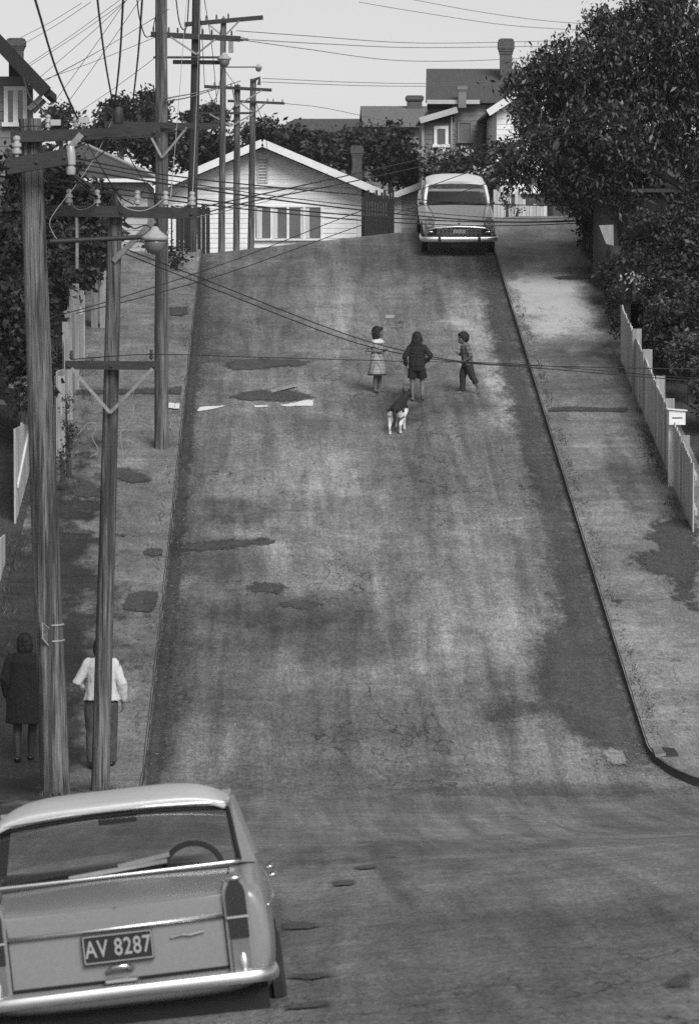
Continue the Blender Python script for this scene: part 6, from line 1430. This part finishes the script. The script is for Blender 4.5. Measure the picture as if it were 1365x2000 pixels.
for a, b2 in (((-.172, .752), (.172, .752)), ((-.172, .618), (.172, .618)), ((-.172, .618), (-.172, .752)), ((.172, .618), (.172, .752))): tube(bm, [(a[0], -.032, a[1]), (b2[0], -.032, b2[1])], .0035, 6)
obj('plate_border', bm, M_DIGIT, pl, world=False)
bm = B(); tube(bm, [(.27, -.012, .703), (.33, -.016, .712), (.37, -.016, .706), (.44, -.012, .716)], .006, 6); obj('badge', bm, MT['chrome'], nc, world=False)
bm = B(); tube(bm, [(-.065, -.012, .568), (-.03, -.04, .588), (.03, -.04, .590), (.065, -.012, .572)], .013, 8); obj('boot_handle', bm, MT['chrome'], nc, world=False, smooth=True)
bm = B(); box(bm, -.085, .085, -.06, 0, .505, .535); lm = obj('plate_lamp', bm, MT['chrome'], nc, world=False); lm.modifiers.new('b', 'BEVEL').width = .008
bm = B(); bp = [(-.775, .30, .462), (-.775, .10, .462), (-.74, -.02, .464), (-.64, -.075, .466), (-.35, -.10, .468), (0, -.105, .469), (.35, -.10, .468), (.64, -.075, .466), (.74, -.02, .464), (.775, .10, .462), (.775, .30, .462)]
tube(bm, catmull(bp, 6), [(.035, .020)]*61, 14, ref=(0, .5, 1)); obj('bumper', bm, MT['satin'], nc, world=False, smooth=True, angle=60)
bm = B(); box(bm, -.73, .73, .05, .14, .17, .45); obj('valance', bm, MT['blackmetal'], nc, world=False)
bm = B(); tube(bm, [(.30, -.05, .22), (.30, .5, .24)], .022, 10); obj('exhaust', bm, MT['darkiron'], nc, world=False)
for s in (1, -1):
    for y in (.92, 3.55): arch(nc, s*.812, y, .37, s); wheel(nc, s*.755, y, .31, s)
    for y in (1.55, 2.35):
        bm = B(); tube(bm, [(s*.815, y, .86), (s*.85, y+.01, .865), (s*.85, y+.13, .865), (s*.815, y+.14, .86)], .012, 8); obj('door_handle', bm, MT['chrome'], nc, world=False, smooth=True)
    bm = B(); tube(bm, [(s*.775, .10, .80), (s*.812, .35, .83), (s*.817, 1.2, .80), (s*.817, 2.9, .78), (s*.80, 4.1, .77)], .008, 6); obj('side_trim', bm, MT['chrome'], nc, world=False, smooth=True)
wp = nc.matrix_world
bm = B(); box(bm, -.27, .26, -.03, .03, 0, .022, Matrix.Rotation(R(-4), 4, 'Y')); box(bm, .0, .28, -.032, .02, .015, .038, Matrix.Rotation(R(-7), 4, 'Y'))
nm_ = tag(obj('folded_paper', bm, MT['white2'], None), 'folded pale paper lying on the parcel shelf inside the pale grey saloon', 'paper'); nm_.location = org+RM @ Vector((.02, 1.07, 1.005)); nm_.rotation_euler = eu

# ---------------- far car: nose toward the camera at the crest
gx = G(893, 490); xf = gx.x; yf = gx.y-.75; print('FAR', gx)
z0, z1 = zr(xf, yf+.75), zr(xf, yf+3.3); sl = (z1-z0)/2.55
eu = car_frame(None, (0, 1, sl), (1, 0, 0)); org = Vector((xf, yf, z0-.75*sl))
fc = thing('car', 'two-tone saloon with white roof parked facing downhill at the crest, wide chrome bumper', 'car', org, eu, 'parked cars')
M_CAR2 = paint('light_grey_car_paint', .36); M_CAR2R = paint('bright_white_car_roof', .86)
rows = [(.0, [(0, .40), (.60, .40), (.68, .43), (.72, .50), (.72, .60), (.66, .68), (.52, .68), (.30, .69), (0, .70)]), (.03, [(0, .34), (.62, .34), (.71, .40), (.755, .50), (.755, .64), (.71, .745), (.54, .715), (.30, .725), (0, .735)]),
        (.10, [(0, .28), (.64, .28), (.74, .34), (.785, .52), (.785, .68), (.73, .84), (.53, .79), (.30, .80), (0, .81)]), (.35, [(0, .22), (.64, .22), (.76, .29), (.80, .55), (.795, .74), (.74, .885), (.56, .845), (.30, .87), (0, .885)]),
        (.9, [(0, .20), (.66, .20), (.77, .27), (.815, .55), (.81, .78), (.75, .915), (.60, .895), (.30, .93), (0, .945)]), (1.22, [(0, .20), (.66, .20), (.77, .27), (.82, .55), (.81, .80), (.76, .935), (.66, .935), (.40, .96), (0, .975)]),
        (1.36, [(0, .20), (.66, .20), (.77, .27), (.82, .55), (.81, .80), (.765, .945), (.70, .945), (.55, .955), (0, .965)]), (1.40, cab(.8, .95)), (2.2, cab(.8, .955)), (3.05, cab(.8, .955)), (3.10, [(0, .20), (.66, .20), (.77, .27), (.815, .55), (.80, .80), (.755, .955), (.68, .95), (.55, .94), (0, .95)]),
        (3.5, row(.20, .76, .81, .55, .80, .80, .745, .955, .62, .92, .93, .94)), (4.1, row(.22, .75, .79, .54, .785, .78, .73, .94, .60, .88, .88, .89)), (4.22, row(.28, .72, .76, .52, .76, .75, .70, .90, .56, .85, .84, .85))]
loft_body('body', rows, M_CAR2, fc)
roof_shell('roof', M_CAR2R, fc, 1.72, 3.02, .655, 1.33, .13, fr=.03, rr=.10, ex=3.6)
for s in (1, -1):
    bm = B(); tube(bm, [(s*.71, 1.30, .945), (s*.70, 1.44, 1.10), (s*.655, 1.72, 1.30), (s*.64, 1.80, 1.33)], [.035, .038, .04, .04], 8); obj('front_pillar', bm, M_CAR2R, fc, world=False, smooth=True)
    bm = B(); beam(bm, (s*.75, 2.25, .95), (s*.655, 2.25, 1.33), .05, .05); obj('door_pillar', bm, M_CAR2, fc, world=False)
    bm = B(); q = [(s*.75, 3.3, .955), (s*.75, 2.95, .955), (s*.655, 2.75, 1.33), (s*.62, 3.0, 1.33)]; quad_solid(bm, *(q[::-1] if s > 0 else q), .03); obj('rear_pillar', bm, M_CAR2R, fc, world=False)
    q = [(s*.75, 1.40, .955), (s*.75, 2.95, .955), (s*.655, 2.75, 1.325), (s*.655, 1.76, 1.325)]; pane('side_window', fc, *(q if s > 0 else (q[1], q[0], q[3], q[2])), .0, 2, 2)
pane('windscreen', fc, (-.695, 1.30, .96), (.695, 1.30, .96), (.645, 1.73, 1.335), (-.645, 1.73, 1.335), .10, 16, 4, .03)
pane('rear_window', fc, (.66, 3.32, .96), (-.66, 3.32, .96), (-.62, 3.02, 1.33), (.62, 3.02, 1.33), .06, 12, 3)
bm = B(); box(bm, -.6, .6, 2.0, 2.14, .45, 1.0); obj('front_seat', bm, MT['cloth_dark'], fc, world=False); bm = B(); box(bm, -.6, .6, 2.9, 3.02, .45, 1.0); obj('rear_seat', bm, MT['cloth_dark'], fc, world=False)
bm = B(); box(bm, -.66, .66, 1.42, 1.5, .6, .95); obj('dashboard', bm, MT['cloth_dark'], fc, world=False)
bm = B(); pts = [(.34+.2*math.cos(a), 1.72+.06*math.sin(a), .99+.19*math.sin(a)) for a in [2*math.pi*i/24 for i in range(25)]]; tube(bm, pts, .014, 6); obj('steering_wheel', bm, MT['blackmetal'], fc, world=False, smooth=True)
for s in (-1, 1):
    bm = B(); tube(bm, [(s*.06, 1.20, .985), (s*.06+.15, 1.16, 1.005), (s*.06+.42, 1.22, 1.03)] if s < 0 else [(.30, 1.19, .985), (.42, 1.17, 1.0), (.60, 1.25, 1.02)], .008, 6); obj('wiper', bm, MT['darkiron'], fc, world=False)
# front end
bm = B(); tube(bm, catmull([(-.84, .40, .395), (-.835, .10, .395), (-.79, -.02, .395), (-.55, -.085, .395), (0, -.10, .395), (.55, -.085, .395), (.79, -.02, .395), (.835, .10, .395), (.84, .40, .395)], 6), [(.060, .028)]*49, 14, ref=(0, .55, 1)); bmpr = obj('bumper', bm, MT['satin'], fc, world=False, smooth=True, angle=60)
for s in (1, -1):
    bm = B(); capsule(bm, [(s*.44, -.125, .31), (s*.44, -.135, .40), (s*.44, -.115, .49)], [.028, .032, .026]); obj('overrider', bm, MT['darkiron'], bmpr, world=False, smooth=True)
bm = B(); box(bm, -.70, .70, -.012, .05, .475, .635); gr = obj('grille', bm, MT['blackmetal'], fc, world=False)
bm = B()
for k in range(5): z = .492+.028*k; tube(bm, [(-.50, -.020, z), (.50, -.020, z)], .006, 6)
for k in range(-5, 6): tube(bm, [(k*.09, -.022, .48), (k*.09, -.022, .63)], .005, 6)
obj('grille_bars', bm, MT['chrome'], gr, world=False)
bm = B(); tube(bm, catmull([(-.76, .03, .555), (-.66, -.015, .62), (-.4, -.03, .655), (0, -.04, .675), (.4, -.03, .655), (.66, -.015, .62), (.76, .03, .555)], 6), [(.020, .012)]*37, 8, ref=(0, 0, 1)); obj('grille_surround', bm, MT['chrome'], gr, world=False, smooth=True)
bm = B(); box(bm, -.14, .14, -.035, -.01, .525, .60); obj('centre_badge', bm, MT['chrome'], gr, world=False)
for s in (1, -1):
    M_ = Matrix.Translation((s*.655, .022, .768)) @ Matrix.Rotation(math.pi/2, 4, 'X')
    bm = B(); lathe(bm, [(.108, -.05), (.110, .045), (.102, .075), (.088, .07)], M_, 24); hl = obj('headlight', bm, M_CAR2, fc, world=False, smooth=True, angle=40)
    bm = B(); lathe(bm, [(.106, .02), (.106, .066), (.088, .074), (.080, .05)], M_, 24); obj('rim', bm, MT['darkiron'], hl, world=False, smooth=True)
    bm = B(); lathe(bm, [(.084, .045), (.075, .058), (.04, .070), (.01, .074)], M_, 20); obj('lens', bm, mat('headlamp_glass', .3, .08, .1, 9, coat=1., metal=.4), hl, world=False, smooth=True)
    bm = B(); ell(bm, (s*.64, -.02, .545), (.085, .03, .036)); pk = obj('parking_lamp', bm, MT['chrome'], fc, world=False, smooth=True)
    bm = B(); ell(bm, (s*.64, -.042, .545), (.055, .015, .022)); obj('lens', bm, M_LENS, pk, world=False, smooth=True)
    bm = B(); ell(bm, (s*.80, 1.28, 1.00), (.055, .04, .038)); tube(bm, [(s*.74, 1.3, .95), (s*.79, 1.29, .99)], .01, 6); obj('wing_mirror', bm, MT['darkiron'], fc, world=False, smooth=True)
    for y in (.78, 3.3): arch(fc, s*.815, y, .36, s); wheel(fc, s*.745, y, .31, s)
bm = B(); ell(bm, (0, .02, .755), (.03, .03, .02)); tube(bm, [(0, .03, .76), (0, .10, .80), (0, .2, .83)], .010, 6); obj('bonnet_ornament', bm, MT['chrome'], fc, world=False, smooth=True)
for s in (1, -1):
    bm = B(); tube(bm, [(s*.53, .10, .805), (s*.56, .4, .86), (s*.60, .9, .91), (s*.655, 1.2, .945)], .006, 6); obj('panel_gap', bm, MT['darkiron'], fc, world=False)
bm = B(); box(bm, -.19, .19, -.055, -.04, .205, .325); pl = obj('number_plate', bm, M_PLATE, fc, world=False)
text_mesh('AV 8795', 'lettering', mat('grimy_plate_lettering', .05, .7, .3, 20), pl, .105, Matrix.Translation((0, -.058, .265)) @ Matrix.Rotation(math.pi/2, 4, 'X') @ Matrix.Diagonal((.88, 1.05, 1, 1)))
bm = B(); box(bm, -.68, .68, .06, .12, .18, .36); obj('valance', bm, MT['blackmetal'], fc, world=False)
